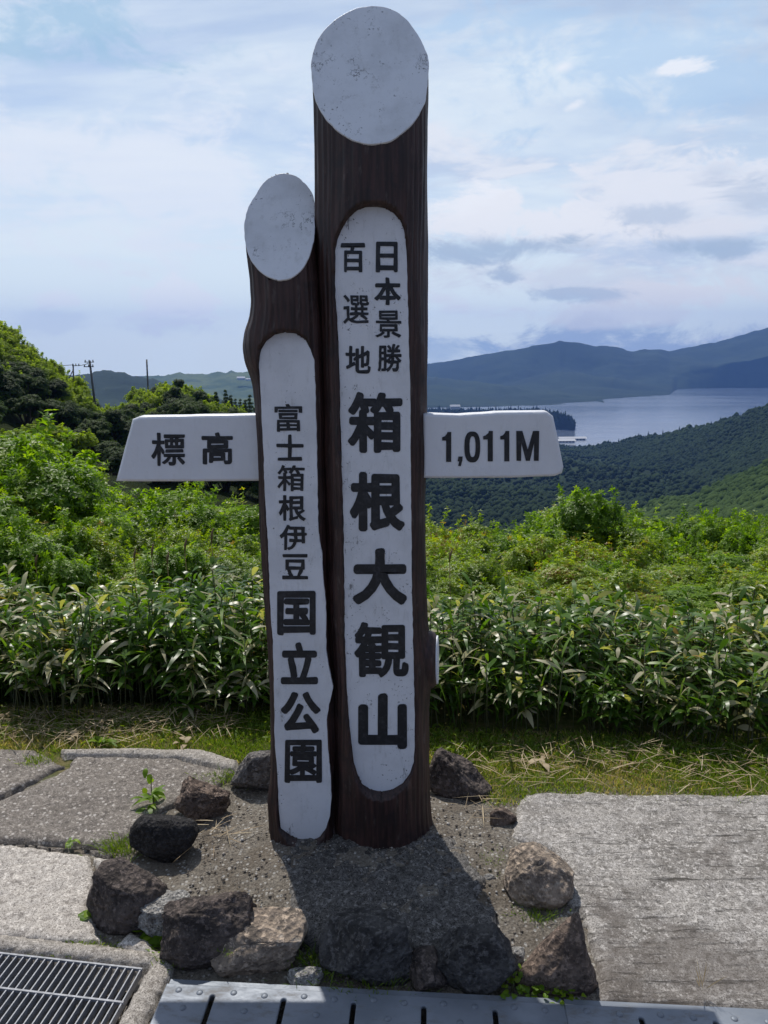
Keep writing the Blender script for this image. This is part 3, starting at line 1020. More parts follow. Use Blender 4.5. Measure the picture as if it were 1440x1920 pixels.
# dense cover: rows from the crest down, nearer rows smaller in number
for t, step in ((0.0, 20), (0.06, 23), (0.12, 25), (0.19, 28), (0.27, 31), (0.36, 36), (0.47, 44), (0.60, 56), (0.78, 80)):
    px = -130.0 + rg.uniform(0, step)
    while px < 610:
        trees.append((px, t + rg.uniform(-0.02, 0.03)))
        px += step * rg.uniform(0.75, 1.25)
for px, t in trees:
    t = max(0.0, t)
    p = hill_point(px, t)
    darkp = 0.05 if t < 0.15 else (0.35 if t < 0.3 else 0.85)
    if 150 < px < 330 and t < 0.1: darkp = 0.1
    sc = rg.uniform(0.8, 1.2)
    if px < 130 and t < 0.2: sc *= 1.0
    if 150 < px < 262 and t < 0.3: sc *= 0.75
    u = rg.random()
    if 395 < px < 520 and t < 0.2:
        kd, root, lab, grp = con_kinds[rg.integers(2)], 'conifer_tree', 'dark pointed conifer in the row above the left board beside the short post', 'dark conifers above the left board'
        sc = rg.uniform(0.7, 0.95)
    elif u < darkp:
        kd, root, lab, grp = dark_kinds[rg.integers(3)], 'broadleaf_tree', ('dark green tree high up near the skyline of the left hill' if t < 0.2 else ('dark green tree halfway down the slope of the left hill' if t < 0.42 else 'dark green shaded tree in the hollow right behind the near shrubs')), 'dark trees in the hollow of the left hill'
    else:
        kd, root, lab, grp = tree_kinds[rg.integers(5)], 'broadleaf_tree', ('yellow green rounded tree along the skyline of the left hill' if t < 0.04 else ('yellow green rounded tree just below the skyline trees of the left hill' if t < 0.2 else ('rounded tree halfway down the left hill' if t < 0.42 else 'rounded tree low on the left hill behind the near shrubs'))), 'rounded trees covering the left hill'
    make_plant(root, kd[0], kd[1], (p[0], p[1], p[2] - 0.5), rg.uniform(0, 6.28), (sc, sc, sc * rg.uniform(0.85, 1.1)), lab, 'tree', grp, 'trunk', 'crown')
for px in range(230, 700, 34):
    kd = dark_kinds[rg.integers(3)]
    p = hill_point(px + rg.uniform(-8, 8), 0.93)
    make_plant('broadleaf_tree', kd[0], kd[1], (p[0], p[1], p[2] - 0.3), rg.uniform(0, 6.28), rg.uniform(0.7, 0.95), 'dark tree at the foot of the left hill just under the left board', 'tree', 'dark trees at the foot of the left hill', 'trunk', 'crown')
# the few that single themselves out
for px, t, sc, kd, lab in ((338, 0.0, 1.25, dark_kinds[0], 'large dark tree on the crest beside the bare leaning pole'),
                           (297, 0.02, 1.05, dark_kinds[1], 'dark tree on the crest at the foot of the bare leaning pole'),
                           (246, 0.06, 0.85, tree_kinds[2], 'pale rounded tree on the crest between the pole with crossarms and the bare pole'),
                           (8, 0.0, 1.15, tree_kinds[1], 'topmost tree of the left hill at the very left edge')):
    p = hill_point(px, t)
    make_plant('broadleaf_tree', kd[0], kd[1], (p[0], p[1], p[2] - 0.4), 1.0, sc, lab, 'tree', None, 'trunk', 'crown')


# utility poles and wires
def pole(px0, py0, px1, py1, D, r, label, arms):
    a, b = on_y(px1, py1, D), on_y(px0, py0, D)
    root = empty('utility_pole', tuple(a))
    tag(root, label, 'utility pole')
    obj('pole_shaft', mesh('pole_shaft', *tube([Vector((0, 0, 0)), b - a], [r, r * 0.75], 10), POLE, True), root)
    h = b - a
    for (f, x0, x1, th) in arms:
        c = h * f
        obj('crossarm', mesh('crossarm', *box(c.x + x0, c.x + x1, c.y - 0.18, c.y - 0.04, c.z - th, c.z + th), POLE), root)
        for xx in np.linspace(x0 + 0.12, x1 - 0.12, 3):
            obj('insulator', mesh('insulator', *tube([Vector((c.x + xx, c.y - 0.11, c.z + th)), Vector((c.x + xx, c.y - 0.11, c.z + th + 0.28))], [0.09, 0.07], 6), PALE if False else POLE), root)
    return root


pole(168, 676, 182, 790, 118, 0.20, 'leaning utility pole with two crossarms and insulators on the left skyline', [(0.975, -0.75, 0.65, 0.06), (0.90, -0.95, 0.55, 0.06)])
pb = pole(137, 683, 140, 770, 126, 0.15, 'shorter utility pole with side arm and slanting strut nearest the left hill', [(0.97, -0.1, 1.1, 0.05)])
pa, pc = on_y(137, 694, 126), on_y(124, 712, 126)
q0 = Vector(pb.location)
obj('strut', mesh('strut', *tube([pa - q0, pc - q0 + Vector((0, 0, -0.6))], [0.07, 0.07], 6), POLE), pb)
pole(275, 674, 280, 780, 150, 0.20, 'bare utility pole without crossarms leaning above the dark crest trees', [])


def wire(pts, label, sag=0.3, r=0.028):
    path = []
    for a, b in zip(pts[:-1], pts[1:]):
        for k in range(8):
            f = k / 8
            q = a.lerp(b, f)
            q.z -= sag * 4 * f * (1 - f)
            path.append(q)
    path.append(pts[-1])
    o = obj('power_line', mesh('power_line', *tube(path, [r] * len(path), 5), POLE))
    tag(o, label, 'wire')


wire([on_y(60, 686, 135), on_y(137, 684, 126)], 'thin wire running from the left hill to the shorter utility pole', 0.1, 0.05)
wire([on_y(148, 685, 126), on_y(166, 681, 118)], 'thin wire strung between the two left utility poles', 0.08, 0.05)

# ------------------------------------------------------------------ shrubs behind the bamboo grass
def lobes_bush(rg, n, R, H):
    out = []
    for k in range(n):
        a, r = rg.uniform(0, 6.28), R * math.sqrt(rg.random()) * 0.8
        s = R * rg.uniform(0.17, 0.36)
        z = H * (0.12 + 0.74 * (1 - 0.6 * (r / R) ** 2) * rg.uniform(0.35, 1.12)) - s * 0.25
        out.append((r * math.cos(a), r * math.sin(a), z, s, s, s * rg.uniform(0.55, 0.85)))
    return out


AZK = [plant_kind('azalea%d' % k, lobes_bush(np.random.default_rng(300 + k), 20, 0.75, 0.98), 8000, 5, 0.030, 0.0135, AZALEA, 310 + k, 0.62, 1.0, 0.35, 0.0, 0.014, 3, tone=0.02, shoots=70) for k in range(4)]
FRK = [plant_kind('fresh%d' % k, lobes_bush(np.random.default_rng(330 + k), 18, 0.70, 1.08), 7000, 5, 0.036, 0.016, FRESH, 340 + k, 0.62, 1.0, 0.35, 0.05, 0.014, 3, shoots=110) for k in range(3)]
SLK = [plant_kind('silver%d' % k, lobes_bush(np.random.default_rng(360 + k), 9, 0.60, 0.95), 1300, 7, 0.080, 0.022, SILVER, 370 + k, 0.35, 1.0, 0.45, 0.30, 0.012, 3) for k in range(2)]


def place_bush(kd, px, ytop, D, H, label, group=None, wide=1.0, name='shrub'):
    """top of the shrub reaches picture height ytop at distance D"""
    p = on_y(px, ytop, D)
    g = float(hill_z(p.x, p.y))
    h = max(0.35, p.z - g)
    sc = h / H / (1.07 if D > 6.5 else 1.06)
    return make_plant(name, kd[0], kd[1], (p.x, p.y, g - 0.03), random.uniform(0, 6.28), (max(sc, 0.75) * wide, max(sc, 0.75) * wide, sc), label, 'shrub', group)


rgb = np.random.default_rng(5)
top_l = [(-150, 850), (0, 815), (70, 868), (110, 862), (150, 900), (185, 915), (230, 905), (280, 915), (330, 915), (400, 905), (440, 915), (500, 915), (620, 930)]
top_r = [(620, 940), (800, 945), (850, 935), (900, 965), (945, 950), (990, 960), (1020, 925), (1060, 898), (1095, 902), (1130, 932), (1170, 918), (1205, 950), (1240, 975), (1290, 965), (1350, 975), (1400, 940), (1440, 930), (1600, 900)]
gl, gr = 'leafy azalea shrubs behind the bamboo grass on the left', 'leafy azalea shrubs behind the bamboo grass on the right'
ROWN = {8.6: 'green shrub on the farthest row, standing against the view,', 7.1: 'green shrub in the second row from the back', 5.9: 'green shrub in the middle row behind the bamboo grass', 5.0: 'green shrub in the second row above the bamboo grass', 4.4: 'low green shrub close behind the bamboo grass', 4.05: 'lowest green shrub touching the back of the bamboo grass'}
for D, dy, step in ((8.6, 0, 85), (7.1, 30, 95), (5.9, 64, 110), (5.0, 95, 130), (4.4, 128, 140), (4.05, 156, 150)):
    px = -160 + rgb.uniform(0, 60)
    D0 = D
    while px < 1640:
        tops = top_l if px < 620 else top_r
        yt = float(np.interp(px, [q[0] for q in tops], [q[1] for q in tops])) + dy + rgb.uniform(-16, 18)
        left = px < 620
        u = rgb.random()
        if left:
            kd = AZK[rgb.integers(4)] if u < 0.8 else FRK[rgb.integers(3)]
            place_bush(kd, px, yt, D + rgb.uniform(-0.3, 0.3), 1.0, ROWN[D0] + ' left of the posts', gl)
        else:
            kd = AZK[rgb.integers(4)] if u < 0.55 else (FRK[rgb.integers(3)] if u < 0.88 else SLK[rgb.integers(2)])
            place_bush(kd, px, yt, D + rgb.uniform(-0.3, 0.3), 1.0, ROWN[D0] + ' right of the posts', gr)
        px += step * rgb.uniform(0.8, 1.2)
for kd, px, yt, D, wide, lab in (
        (FRK[0], 10, 822, 6.4, 1.2, 'tallest bright green shrub at the left edge above the azaleas'),
        (FRK[1], 95, 858, 6.0, 1.0, 'bright green rounded shrub left of and below the left board'),
        (FRK[2], 55, 905, 5.3, 0.9, 'bright green shrub low at the left edge in front of the tall one'),
        (SLK[0], 1372, 966, 5.6, 0.7, 'shrub with long arching pale edged leaves near the right edge'),
        (SLK[1], 1290, 1085, 4.5, 0.6, 'low shrub with arching pale leaves above the bamboo grass at right'),
        (FRK[0], 1425, 1075, 4.4, 0.7, 'bright green broad leaved shrub at the right edge above the bamboo grass'),
        (FRK[2], 1425, 932, 6.4, 0.7, 'leafy twigs rising at the right edge above the pale leaved shrub'),
        (FRK[2], 440, 1068, 4.3, 0.5, 'bright green broad leaved shrub beside the short post above the bamboo grass')):
    place_bush(kd, px, yt, D, 1.0, lab, None, wide)

# ------------------------------------------------------------------ bamboo grass
def strip_leaves(P, D, UP, L, W, rg, bend=0.5, segs=5, tint=None):
    """long arching blades. P base, D unit direction, UP unit"""
    n = len(P)
    side = unit(np.cross(D, UP))
    up = np.cross(side, D)
    prof = np.array([0.25, 0.8, 1.0, 0.85, 0.5, 0.0]) if segs == 5 else np.array([0.6, 1.0, 0.7, 0.0])
    Vl = []
    for k in range(segs + 1):
        t = k / segs
        c = P + D * (L * t)[:, None] * (1 - 0.18 * bend * t) + np.array([0, 0, -1.0]) * (L * bend * t * t)[:, None] * 0.75
        Vl.append(c + side * (W * prof[k] * 0.5)[:, None] + up * (W * prof[k] * 0.12)[:, None])
        Vl.append(c - side * (W * prof[k] * 0.5)[:, None] + up * (W * prof[k] * 0.12)[:, None])
    V = np.stack(Vl, 1)
    m = 2 * (segs + 1)
    f = []
    for k in range(segs):
        a = 2 * k
        f += [[a, a + 2, a + 1], [a + 1, a + 2, a + 3]]
    Fc = (np.array(f)[None] + (np.arange(n) * m)[:, None, None]).reshape(-1, 3)
    return V.reshape(-1, 3), Fc, np.repeat(tint, m)


def sasa_front(x):
    """front edge (Y) of the thicket for a given x"""
    return np.interp(x, [-3, -1.3, -0.4, 0.1, 0.6, 1.2, 3], [2.99, 2.98, 3.00, 2.86, 2.78, 2.74, 2.72])


def sasa_arrays(n, rg, xr, dr, dense=1.0, leaves=8, tall=1.0):
    x = rg.uniform(xr[0], xr[1], n)
    d = dr[0] + (dr[1] - dr[0]) * rg.random(n) ** 1.1
    y = sasa_front(x) + d + 0.06 * fbm(np.stack([x * 3, d, x * 0], -1), 2, 3)
    H = (0.315 + 0.09 * fbm(np.stack([x * 2.6, y * 2.6, x * 0], -1), 3, 9) + rg.normal(0, 0.06, n) - 0.04 * d) * tall * (0.55 + 0.45 * sstep(0.0, 0.22, d))
    z0 = hill_z(x, y)
    lean = rg.normal(0, 0.10, (n, 2))
    Ps, Ds, Ls, Ws, Ts = [], [], [], [], []
    for q in range(leaves):
        t = 1.03 - 0.66 * (q / leaves) ** 1.5 * rg.uniform(0.8, 1.1, n)
        a = rg.uniform(0, 6.28, n)
        elev = rg.uniform(0.0, 0.8, n) if q > 0 else rg.uniform(0.7, 1.3, n)
        Ps.append(np.stack([x + lean[:, 0] * H * t, y + lean[:, 1] * H * t, z0 + H * t], -1))
        Ds.append(np.stack([np.cos(a) * np.cos(elev), np.sin(a) * np.cos(elev), np.sin(elev)], -1))
        Ls.append(rg.uniform(0.055, 0.135, n) * (1.0 - 0.03 * q) * rg.choice([1, 1, 1.4], n))
        Ws.append(rg.uniform(0.011, 0.026, n))
        tt = rg.random(n) * 0.66
        dead = rg.random(n) < (np.where(x > 0, 0.21, 0.10) + 0.28 * (fbm(np.stack([x * 2, y * 2, x * 0], -1), 2, 31) > 0.15))
        tt = np.where(dead, 0.74 + 0.2 * rg.random(n), tt)
        tt = np.where(rg.random(n) < 0.005, 1.0, tt)
        Ts.append(tt)
    P, Dv = np.concatenate(Ps), unit(np.concatenate(Ds))
    L, W, T = np.concatenate(Ls), np.concatenate(Ws), np.concatenate(Ts)
    bend = rg.uniform(0.3, 0.95, len(P))
    UP = unit(np.array([0, 0, 1.0]) + 0.45 * rg.normal(size=P.shape))
    V, Fc, tt = strip_leaves(P, Dv, UP, L, W, rg, 0.5, 5, T)
    # stems
    stems = (x, y, z0, H, lean)
    return V, Fc, tt, stems


def stems_mesh(stems, r=0.0028):
    x, y, z0, H, lean = stems
    n = len(x)
    Vs = []
    for t in (0, 0.5, 1.0):
        for k in range(3):
            a = 2 * math.pi * k / 3
            Vs.append(np.stack([x + lean[:, 0] * H * t + r * math.cos(a), y + lean[:, 1] * H * t + r * math.sin(a), z0 + H * t - 0.01], -1))
    V = np.stack(Vs, 1).reshape(-1, 3)
    f = []
    for l in range(2):
        for k in range(3):
            a, b = l * 3 + k, l * 3 + (k + 1) % 3
            f.append([a, b, b + 3, a + 3])
    Fc = (np.array(f)[None] + (np.arange(n) * 9)[:, None, None]).reshape(-1, 4)
    return V, Fc


rs = np.random.default_rng(77)
for side, xr, lab in (('l', (-3.2, -0.30), 'dense thicket of bamboo grass with pale edged leaves left of the posts'), ('r', (-0.30, 3.2), 'dense thicket of bamboo grass with many dry tan leaves right of the posts')):
    V, Fc, tt, st = sasa_arrays(1250, rs, xr, (0.0, 0.80), leaves=13)
    o = obj('bamboo_grass_thicket', mesh('bamboo_grass_thicket', V, Fc, SASA, tint=tt))
    tag(o, lab, 'bamboo grass', kind='stuff')
    sv, sf = stems_mesh(st)
    s = obj('stems', mesh('stems', sv, sf, STEMM), o)
    s['kind'] = 'stuff'

# the nearest plants one can pick out, each with its own leaves
leaf_meshes = []
for k in range(10):
    tn = [0.1, 0.3, 0.5, 0.62, 0.2, 0.8, 0.9, 0.4, 0.78, 0.55][k]
    V, Fc, tt = strip_leaves(np.zeros((1, 3)), np.array([[0, 1.0, 0]]), np.array([[0, 0, 1.0]]), np.array([0.13]), np.array([0.019]), rs, 0.2 + 0.04 * k, 5, np.array([tn]))
    leaf_meshes.append(mesh('leaf', V, Fc, SASA, tint=tt))
stem_me = mesh('stem', *tube([Vector((0, 0, -0.02)), Vector((0.01, 0, 0.2)), Vector((0.0, 0.012, 0.4))], [0.0035, 0.003, 0.002], 5), STEMM, True)
for k in range(58):
    left = k % 2 == 0
    x = rs.uniform(-2.0, -0.45) if left else rs.uniform(0.22, 2.0)
    y = float(sasa_front(x)) + rs.uniform(-0.04, 0.14)
    sc = rs.uniform(0.5, 0.95)
    root = empty('bamboo_grass_plant', (x, y, float(hill_z(x, y))), rs.uniform(0, 6.28), sc)
    tag(root, 'single bamboo grass plant at the front of the thicket left of the posts' if left else 'single bamboo grass plant at the front of the thicket right of the posts', 'plant',
        'bamboo grass plants along the front of the left thicket' if left else 'bamboo grass plants along the front of the right thicket')
    link(bpy.data.objects.new('stem', stem_me), root)
    for q in range(7):
        l = bpy.data.objects.new('leaf', leaf_meshes[rs.integers(10)])
        link(l, root)
        l.location = (0, 0, 0.4 - 0.018 * q - 0.01 * rs.random())
        l.rotation_euler = (rs.uniform(0.0, 0.9) if q else 1.2, rs.uniform(-0.5, 0.5), rs.uniform(0, 6.28))
        l.scale = [rs.uniform(0.75, 1.15)] * 3

# tall grass blades and seed heads standing out of the thicket
def tall_blades(n, xr, yr, h, seed, label, tints):
    rg = np.random.default_rng(seed)
    x, y = rg.uniform(*xr, n), rg.uniform(*yr, n)
    P = np.stack([x, y, hill_z(x, y)], -1)
    D = unit(np.stack([rg.normal(0, 0.22, n), rg.normal(0, 0.22, n), np.ones(n)], -1))
    a = rg.uniform(0, 6.28, n)
    UP = np.stack([np.cos(a), np.sin(a), 0 * a], -1)
    V, Fc, tt = strip_leaves(P, D, UP, rg.uniform(h[0], h[1], n), rg.uniform(0.007, 0.013, n), rg, 0.30, 5, rg.choice(tints, n))
    o = obj('tall_grass', mesh('tall_grass', V, Fc, SASA, tint=tt))
    tag(o, label, 'grass', kind='stuff')


tall_blades(420, (-2.0, -0.35), (3.05, 3.9), (0.35, 0.62), 1, 'long green grass blades rising among the bamboo grass left of the posts', [0.2, 0.35, 0.5, 0.6])
tall_blades(170, (0.25, 0.9), (2.84, 3.5), (0.25, 0.5), 2, 'long green grass blades beside the tall post in front of the bamboo grass', [0.3, 0.45, 0.6])
tall_blades(160, (0.9, 2.3), (2.9, 3.9), (0.3, 0.5), 3, 'scattered long grass blades among the dry bamboo grass at right', [0.3, 0.5, 0.76])

for k, (px, py) in enumerate([(250, 1028), (283, 1020), (312, 1035), (345, 1010), (395, 990), (843, 1030), (65, 1040)]):
    top = on_y(px, py, 4.0)
    g = float(hill_z(top.x, 4.0))
    root = empty('seeding_grass_stalk', (top.x, 4.0, g))
    tag(root, ['grass stalk with fluffy seed head, leftmost of the cluster before the left azaleas', 'tallest seeding stalk between the two outer ones of the left cluster', 'drooping seed head right of the tallest stalk in the left cluster', 'thin seeding stalk below the middle of the left board', 'seeding stalk close to the short post below the left board',
               'lone seeding stalk just right of the tall post', 'seeding stalk near the left edge of the shrubs'][k], 'grass stalk')
    h = top.z - g
    obj('stem', mesh('stem', *tube([Vector((0, 0, 0)), Vector((0.01, 0, h * 0.5)), Vector((0.0, 0, h * 0.9))], [0.0025, 0.002, 0.0015], 4), STRAW, True, ), root)
    obj('seed_head', mesh('seed_head', *tube([Vector((0, 0, h * 0.88)), Vector((0.004, 0, h * 0.95)), Vector((0.014, 0, h))], [0.003, 0.007, 0.002], 6), STRAW, True), root)

# ------------------------------------------------------------------ ground we stand on
def wpoly(pts, z=0.0):
    return np.array([tuple(on_z(x, y, z))[:2] for x, y in pts])


def sdf(P, poly):
    """signed distance, positive inside"""
    d = np.full(P.shape[:-1], 1e9)
    inside = np.zeros(P.shape[:-1], bool)
    n = len(poly)
    for i in range(n):
        a, b = poly[i], poly[(i + 1) % n]
        e = b - a
        w_ = P - a
        t = np.clip((w_ @ e) / max(e @ e, 1e-12), 0, 1)
        q = w_ - t[..., None] * e
        d = np.minimum(d, (q ** 2).sum(-1))
        c = ((a[1] <= P[..., 1]) & (b[1] > P[..., 1])) | ((b[1] <= P[..., 1]) & (a[1] > P[..., 1]))
        xi = a[0] + (P[..., 1] - a[1]) / (b[1] - a[1] if abs(b[1] - a[1]) > 1e-12 else 1e-12) * e[0]
        inside ^= c & (P[..., 0] < xi)
    return np.where(inside, 1, -1) * np.sqrt(d)


# drain: frame for the grate and steel covers (axes measured from the picture)
GZ = 0.0
eA, eB = on_z(314, 1848, 0.012), on_z(1440, 1906, 0.012)
eA.z = eB.z = 0.0          # back edge of the steel covers
uD = (eB - eA).normalized()                                  # along the drain
vD = Vector((uD.y, -uD.x, 0))                                # towards the camera


def drain_pt(u, v, z=0.0):
    return eA + uD * u + vD * v + Vector((0, 0, z))


gA, gB = on_z(0, 1789, GZ), on_z(268, 1819, GZ)              # back edge of the grate
uG = (gB - gA).normalized()
vG = Vector((uG.y, -uG.x, 0))
hole = [gB + uG * 0.012 - vG * 0.008, gB + uG * 0.012 + vG * 0.62, gB - uG * 0.95 + vG * 0.62, gB - uG * 0.95 - vG * 0.008]
hole2 = np.array([(p.x, p.y) for p in hole])
cov = [drain_pt(0.0, 0.012), drain_pt(3.0, 0.012), drain_pt(3.0, 0.36), drain_pt(0.0, 0.36)]
cov2 = np.array([(p.x, p.y) for p in cov])

x = np.arange(-3.4, 3.4, 0.0175)
y = np.arange(0.1, 3.16, 0.0175)
X, Y = np.meshgrid(x, y)
P2 = np.stack([X, Y], -1)
Z = -0.012 + 0.006 * fbm(np.stack([X * 9, Y * 9, X * 0], -1), 4, 3) + 0.004 * vnoise(np.stack([X * 45, Y * 45, X * 0], -1), 8)
rc = np.hypot((X + 0.03) / 0.62, (Y - 2.05) / 0.42)
Z += 0.030 * (1 - sstep(0.4, 1.1, rc))
pit = np.maximum(sdf(P2, hole2), sdf(P2, cov2))
Z = np.where(pit > 0.0, -0.30, Z)
Z -= 0.012 * sstep(3.0, 3.16, Y)
o = obj('ground', mesh('ground', np.stack([X, Y, Z], -1).reshape(-1, 3), grid_faces(len(y), len(x)), SOIL, smooth=False))
tag(o, kind='structure')
# wide apron round it
for i, (x0, x1, y0, y1) in enumerate(((-30, -3.38, -8, 3.14), (3.38, 30, -8, 3.14), (-3.39, 3.39, -8, 0.12))):
    o = obj('ground', mesh('ground', [(x0, y0, -0.018), (x1, y0, -0.018), (x1, y1, -0.018), (x0, y1, -0.018)], [(0, 1, 2, 3)], SOIL))
    tag(o, kind='structure')


def slab(name, px_poly, top, mat, res=0.009, edge=0.02, amp=0.004, ragged=0.012, seed=1, holes=(), tilt=None, world=None):
    poly = wpoly(px_poly, top) if world is None else np.array(world)
    x0, y0 = poly.min(0) - 0.03
    x1, y1 = poly.max(0) + 0.03
    xs_, ys_ = np.arange(x0, x1, res), np.arange(y0, y1, res)
    X, Y = np.meshgrid(xs_, ys_)
    P = np.stack([X, Y], -1)
    P3 = np.stack([X, Y, X * 0], -1)
    d = sdf(P, poly) + ragged * fbm(P3 * 14, 3, seed)
    for h in holes:
        d = np.minimum(d, -sdf(P, np.array(h)))
    Z = top + amp * fbm(P3 * 16, 4, seed + 4) + amp * 0.8 * vnoise(P3 * 75, seed + 9)
    Z = np.where(d < 0, top - 0.06, Z - edge * (1 - sstep(0.0, 0.022, d)))
    if tilt is not None: Z = Z + tilt(X, Y)
    keep = d > -0.03
    Fc = grid_faces(len(ys_), len(xs_))
    k = keep.ravel()[Fc].all(1)
    Fc = Fc[k]
    used = np.unique(Fc)
    mp = np.full(X.size, -1)
    mp[used] = np.arange(len(used))
    o = obj(name, mesh(name, np.stack([X, Y, Z], -1).reshape(-1, 3)[used], mp[Fc], mat, smooth=False))
    tag(o, kind='structure')
    return o


slab('concrete_slab', [(968, 1508), (985, 1488), (1010, 1483), (1440, 1489), (2000, 1500), (2300, 1950), (1440, 1900), (1120, 1876), (1112, 1790), (1090, 1715), (1060, 1690), (1062, 1620), (1035, 1590), (950, 1572), (962, 1540)],
     0.006, SLAB_R, 0.009, 0.006, 0.0024, 0.006, 3)
slab('concrete_slab', [(-500, 1500), (-10, 1503), (128, 1436), (140, 1414), (330, 1419), (440, 1445), (400, 1480), (330, 1500), (280, 1530), (215, 1588), (120, 1580), (0, 1571), (-500, 1555)],
     0.008, SLAB_A, 0.009, 0.008, 0.0028, 0.006, 5)
slab('concrete_slab', [(-500, 1400), (60, 1402), (122, 1432), (-12, 1497), (-500, 1490)], 0.007, SLAB_A, 0.010, 0.008, 0.0028, 0.006, 6)
slab('kerb', [(115, 1402), (230, 1399), (375, 1402), (448, 1422), (440, 1440), (335, 1417), (235, 1413), (120, 1413)], 0.016, KERB, 0.008, 0.008, 0.002, 0.005, 7)
slab('concrete_slab', [(-500, 1562), (0, 1578), (90, 1588), (168, 1598), (176, 1640), (172, 1700), (185, 1745), (200, 1762), (100, 1768), (20, 1752), (-500, 1720)], 0.012, SLAB_B, 0.009, 0.008, 0.003, 0.006, 9)
slab('concrete_slab', [(172, 1600), (210, 1606), (200, 1640), (178, 1655)], 0.016, SLAB_B, 0.006, 0.012, 0.003, 0.004, 10)
slab('concrete_slab', [(0, 1575), (60, 1583), (165, 1590), (205, 1600), (215, 1591), (120, 1584), (0, 1573)], 0.012, SLAB_A, 0.006, 0.012, 0.003, 0.004, 12)
slab('concrete_slab', [(210, 1768), (245, 1742), (290, 1760), (305, 1790), (250, 1786)], 0.014, SLAB_B, 0.007, 0.012, 0.004, 0.006, 14)
fr = [gB + uG * 0.075 - vG * 0.060, gB + uG * 0.075 + vG * 0.66, gB - uG * 1.1 + vG * 0.66, gB - uG * 1.1 - vG * 0.060]
slab('drain_frame', None, 0.012, KERB, 0.007, 0.008, 0.0015, 0.002, 15, holes=[hole2.tolist()], world=[(p.x, p.y) for p in fr])
# rough mortar pad the posts stand in
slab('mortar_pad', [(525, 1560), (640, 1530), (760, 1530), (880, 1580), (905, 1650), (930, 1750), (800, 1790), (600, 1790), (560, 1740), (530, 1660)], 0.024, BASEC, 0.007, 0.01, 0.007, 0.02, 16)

# pit walls and floor
wl = mesh('drain_channel', *box(-1.6, 3.2, 0.9, 2.2, -0.42, -0.32), DARK)
o = obj('drain_channel', wl)
tag(o, kind='structure')

# grate
root = empty('drain_grate', tuple(gB + Vector((0, 0, 0.006))), math.atan2(uG.y, uG.x))
tag(root, 'galvanised steel drain grate with long narrow bars at the bottom left', 'drain grate')
GL, GV = 0.90, 0.58
bar_me = mesh('bar', *box(-0.0015, 0.0015, -GV, 0.0, -0.022, 0.0), GRATE)
nb = 46
for k in range(nb):
    b = obj('bar', bar_me, root)
    b.location.x = -k * 0.0193 - 0.004
cross_me = mesh('crossbar', *box(-GL, 0.0, -0.0024, 0.0024, -0.006, 0.0015), GRATE)
for v in (0.003, 0.103, 0.203, 0.303, 0.403, 0.503):
    b = obj('crossbar', cross_me, root)
    b.location.y = -v

# steel covers
def cover(u0, u1, label, slots):
    root = empty('drain_cover', tuple(drain_pt(u0, 0, 0.0)), math.atan2(uD.y, uD.x))
    tag(root, label, 'drain cover')
    Wd = u1 - u0
    outer = [(0, 0), (Wd, 0), (Wd, -0.37), (0, -0.37)]
    holes = []
    for s in slots:
        s -= u0
        r = 0.0085
        ring = [(s + r * math.cos(a), -0.030 + r * math.sin(a)) for a in np.linspace(0, math.pi, 9)]
        ring += [(s + r * math.cos(a), -0.33 + r * math.sin(a)) for a in np.linspace(math.pi, 2 * math.pi, 9)]
        holes.append(ring)
    me = poly_slab('plate', outer, 0.010, STEEL, holes=holes, bevel=0.0025)
    me_xform(me, Matrix.Translation((0, 0, 0.012)))
    obj('plate', me, root)
    # folded lip along the back
    V, Fc = box(0.001, Wd - 0.001, -0.004, 0.022, -0.02, 0.010)
    obj('lip', mesh('lip', V, Fc, STEEL), root)
    # pressed studs
    bm = bmesh.new()
    bmesh.ops.create_uvsphere(bm, u_segments=12, v_segments=6, radius=0.0085)
    bmesh.ops.scale(bm, vec=(1, 1, 0.42), verts=bm.verts)
    sm = bpy.data.meshes.new('stud')
    bm.to_mesh(sm)
    bm.free()
    sm.polygons.foreach_set('use_smooth', np.ones(len(sm.polygons), dtype=bool))
    sm.materials.append(STEEL)
    edges = [0] + [s - u0 for s in slots] + [Wd]
    q = 0
    for a, b in zip(edges[:-1], edges[1:]):
        if b - a < 0.06: continue
        for (fu, v) in ((0.28, -0.016), (0.72, -0.020), (0.5, -0.065), (0.25, -0.12), (0.75, -0.125), (0.5, -0.17), (0.25, -0.22), (0.75, -0.22), (0.5, -0.27)):
            s = obj('stud', sm, root)
            s.location = (a + (b - a) * fu, v, 0.0165)
            q += 1


def u_at(px, py):
    p = on_z(px, py, 0.015)
    return (p - eA).dot(uD)


sl = [u_at(405, 1850), u_at(536, 1859), u_at(665, 1868), u_at(795, 1876), u_at(927, 1885)]
jt = u_at(1056, 1875)
pitch_s = (sl[4] - sl[0]) / 4
cover(0.0, jt - 0.002, 'long grey steel drain cover with five slots below the sign posts', sl)
cover(jt + 0.002, jt + 1.05, 'steel drain cover at the bottom right corner beside the pale concrete', [jt + pitch_s * (k + 1.02) for k in range(5)])

# loose grit: thousands of little stones
def ico_pebble():
    V = np.array([(0, 0, 1), (0.9, 0, 0.1), (0.1, 0.95, 0), (-0.85, 0.1, 0.15), (0, -0.9, 0.05), (0, 0, -0.8)], float)
    Fc = np.array([(0, 1, 2), (0, 2, 3), (0, 3, 4), (0, 4, 1), (5, 2, 1), (5, 3, 2), (5, 4, 3), (5, 1, 4)])
    return V, Fc


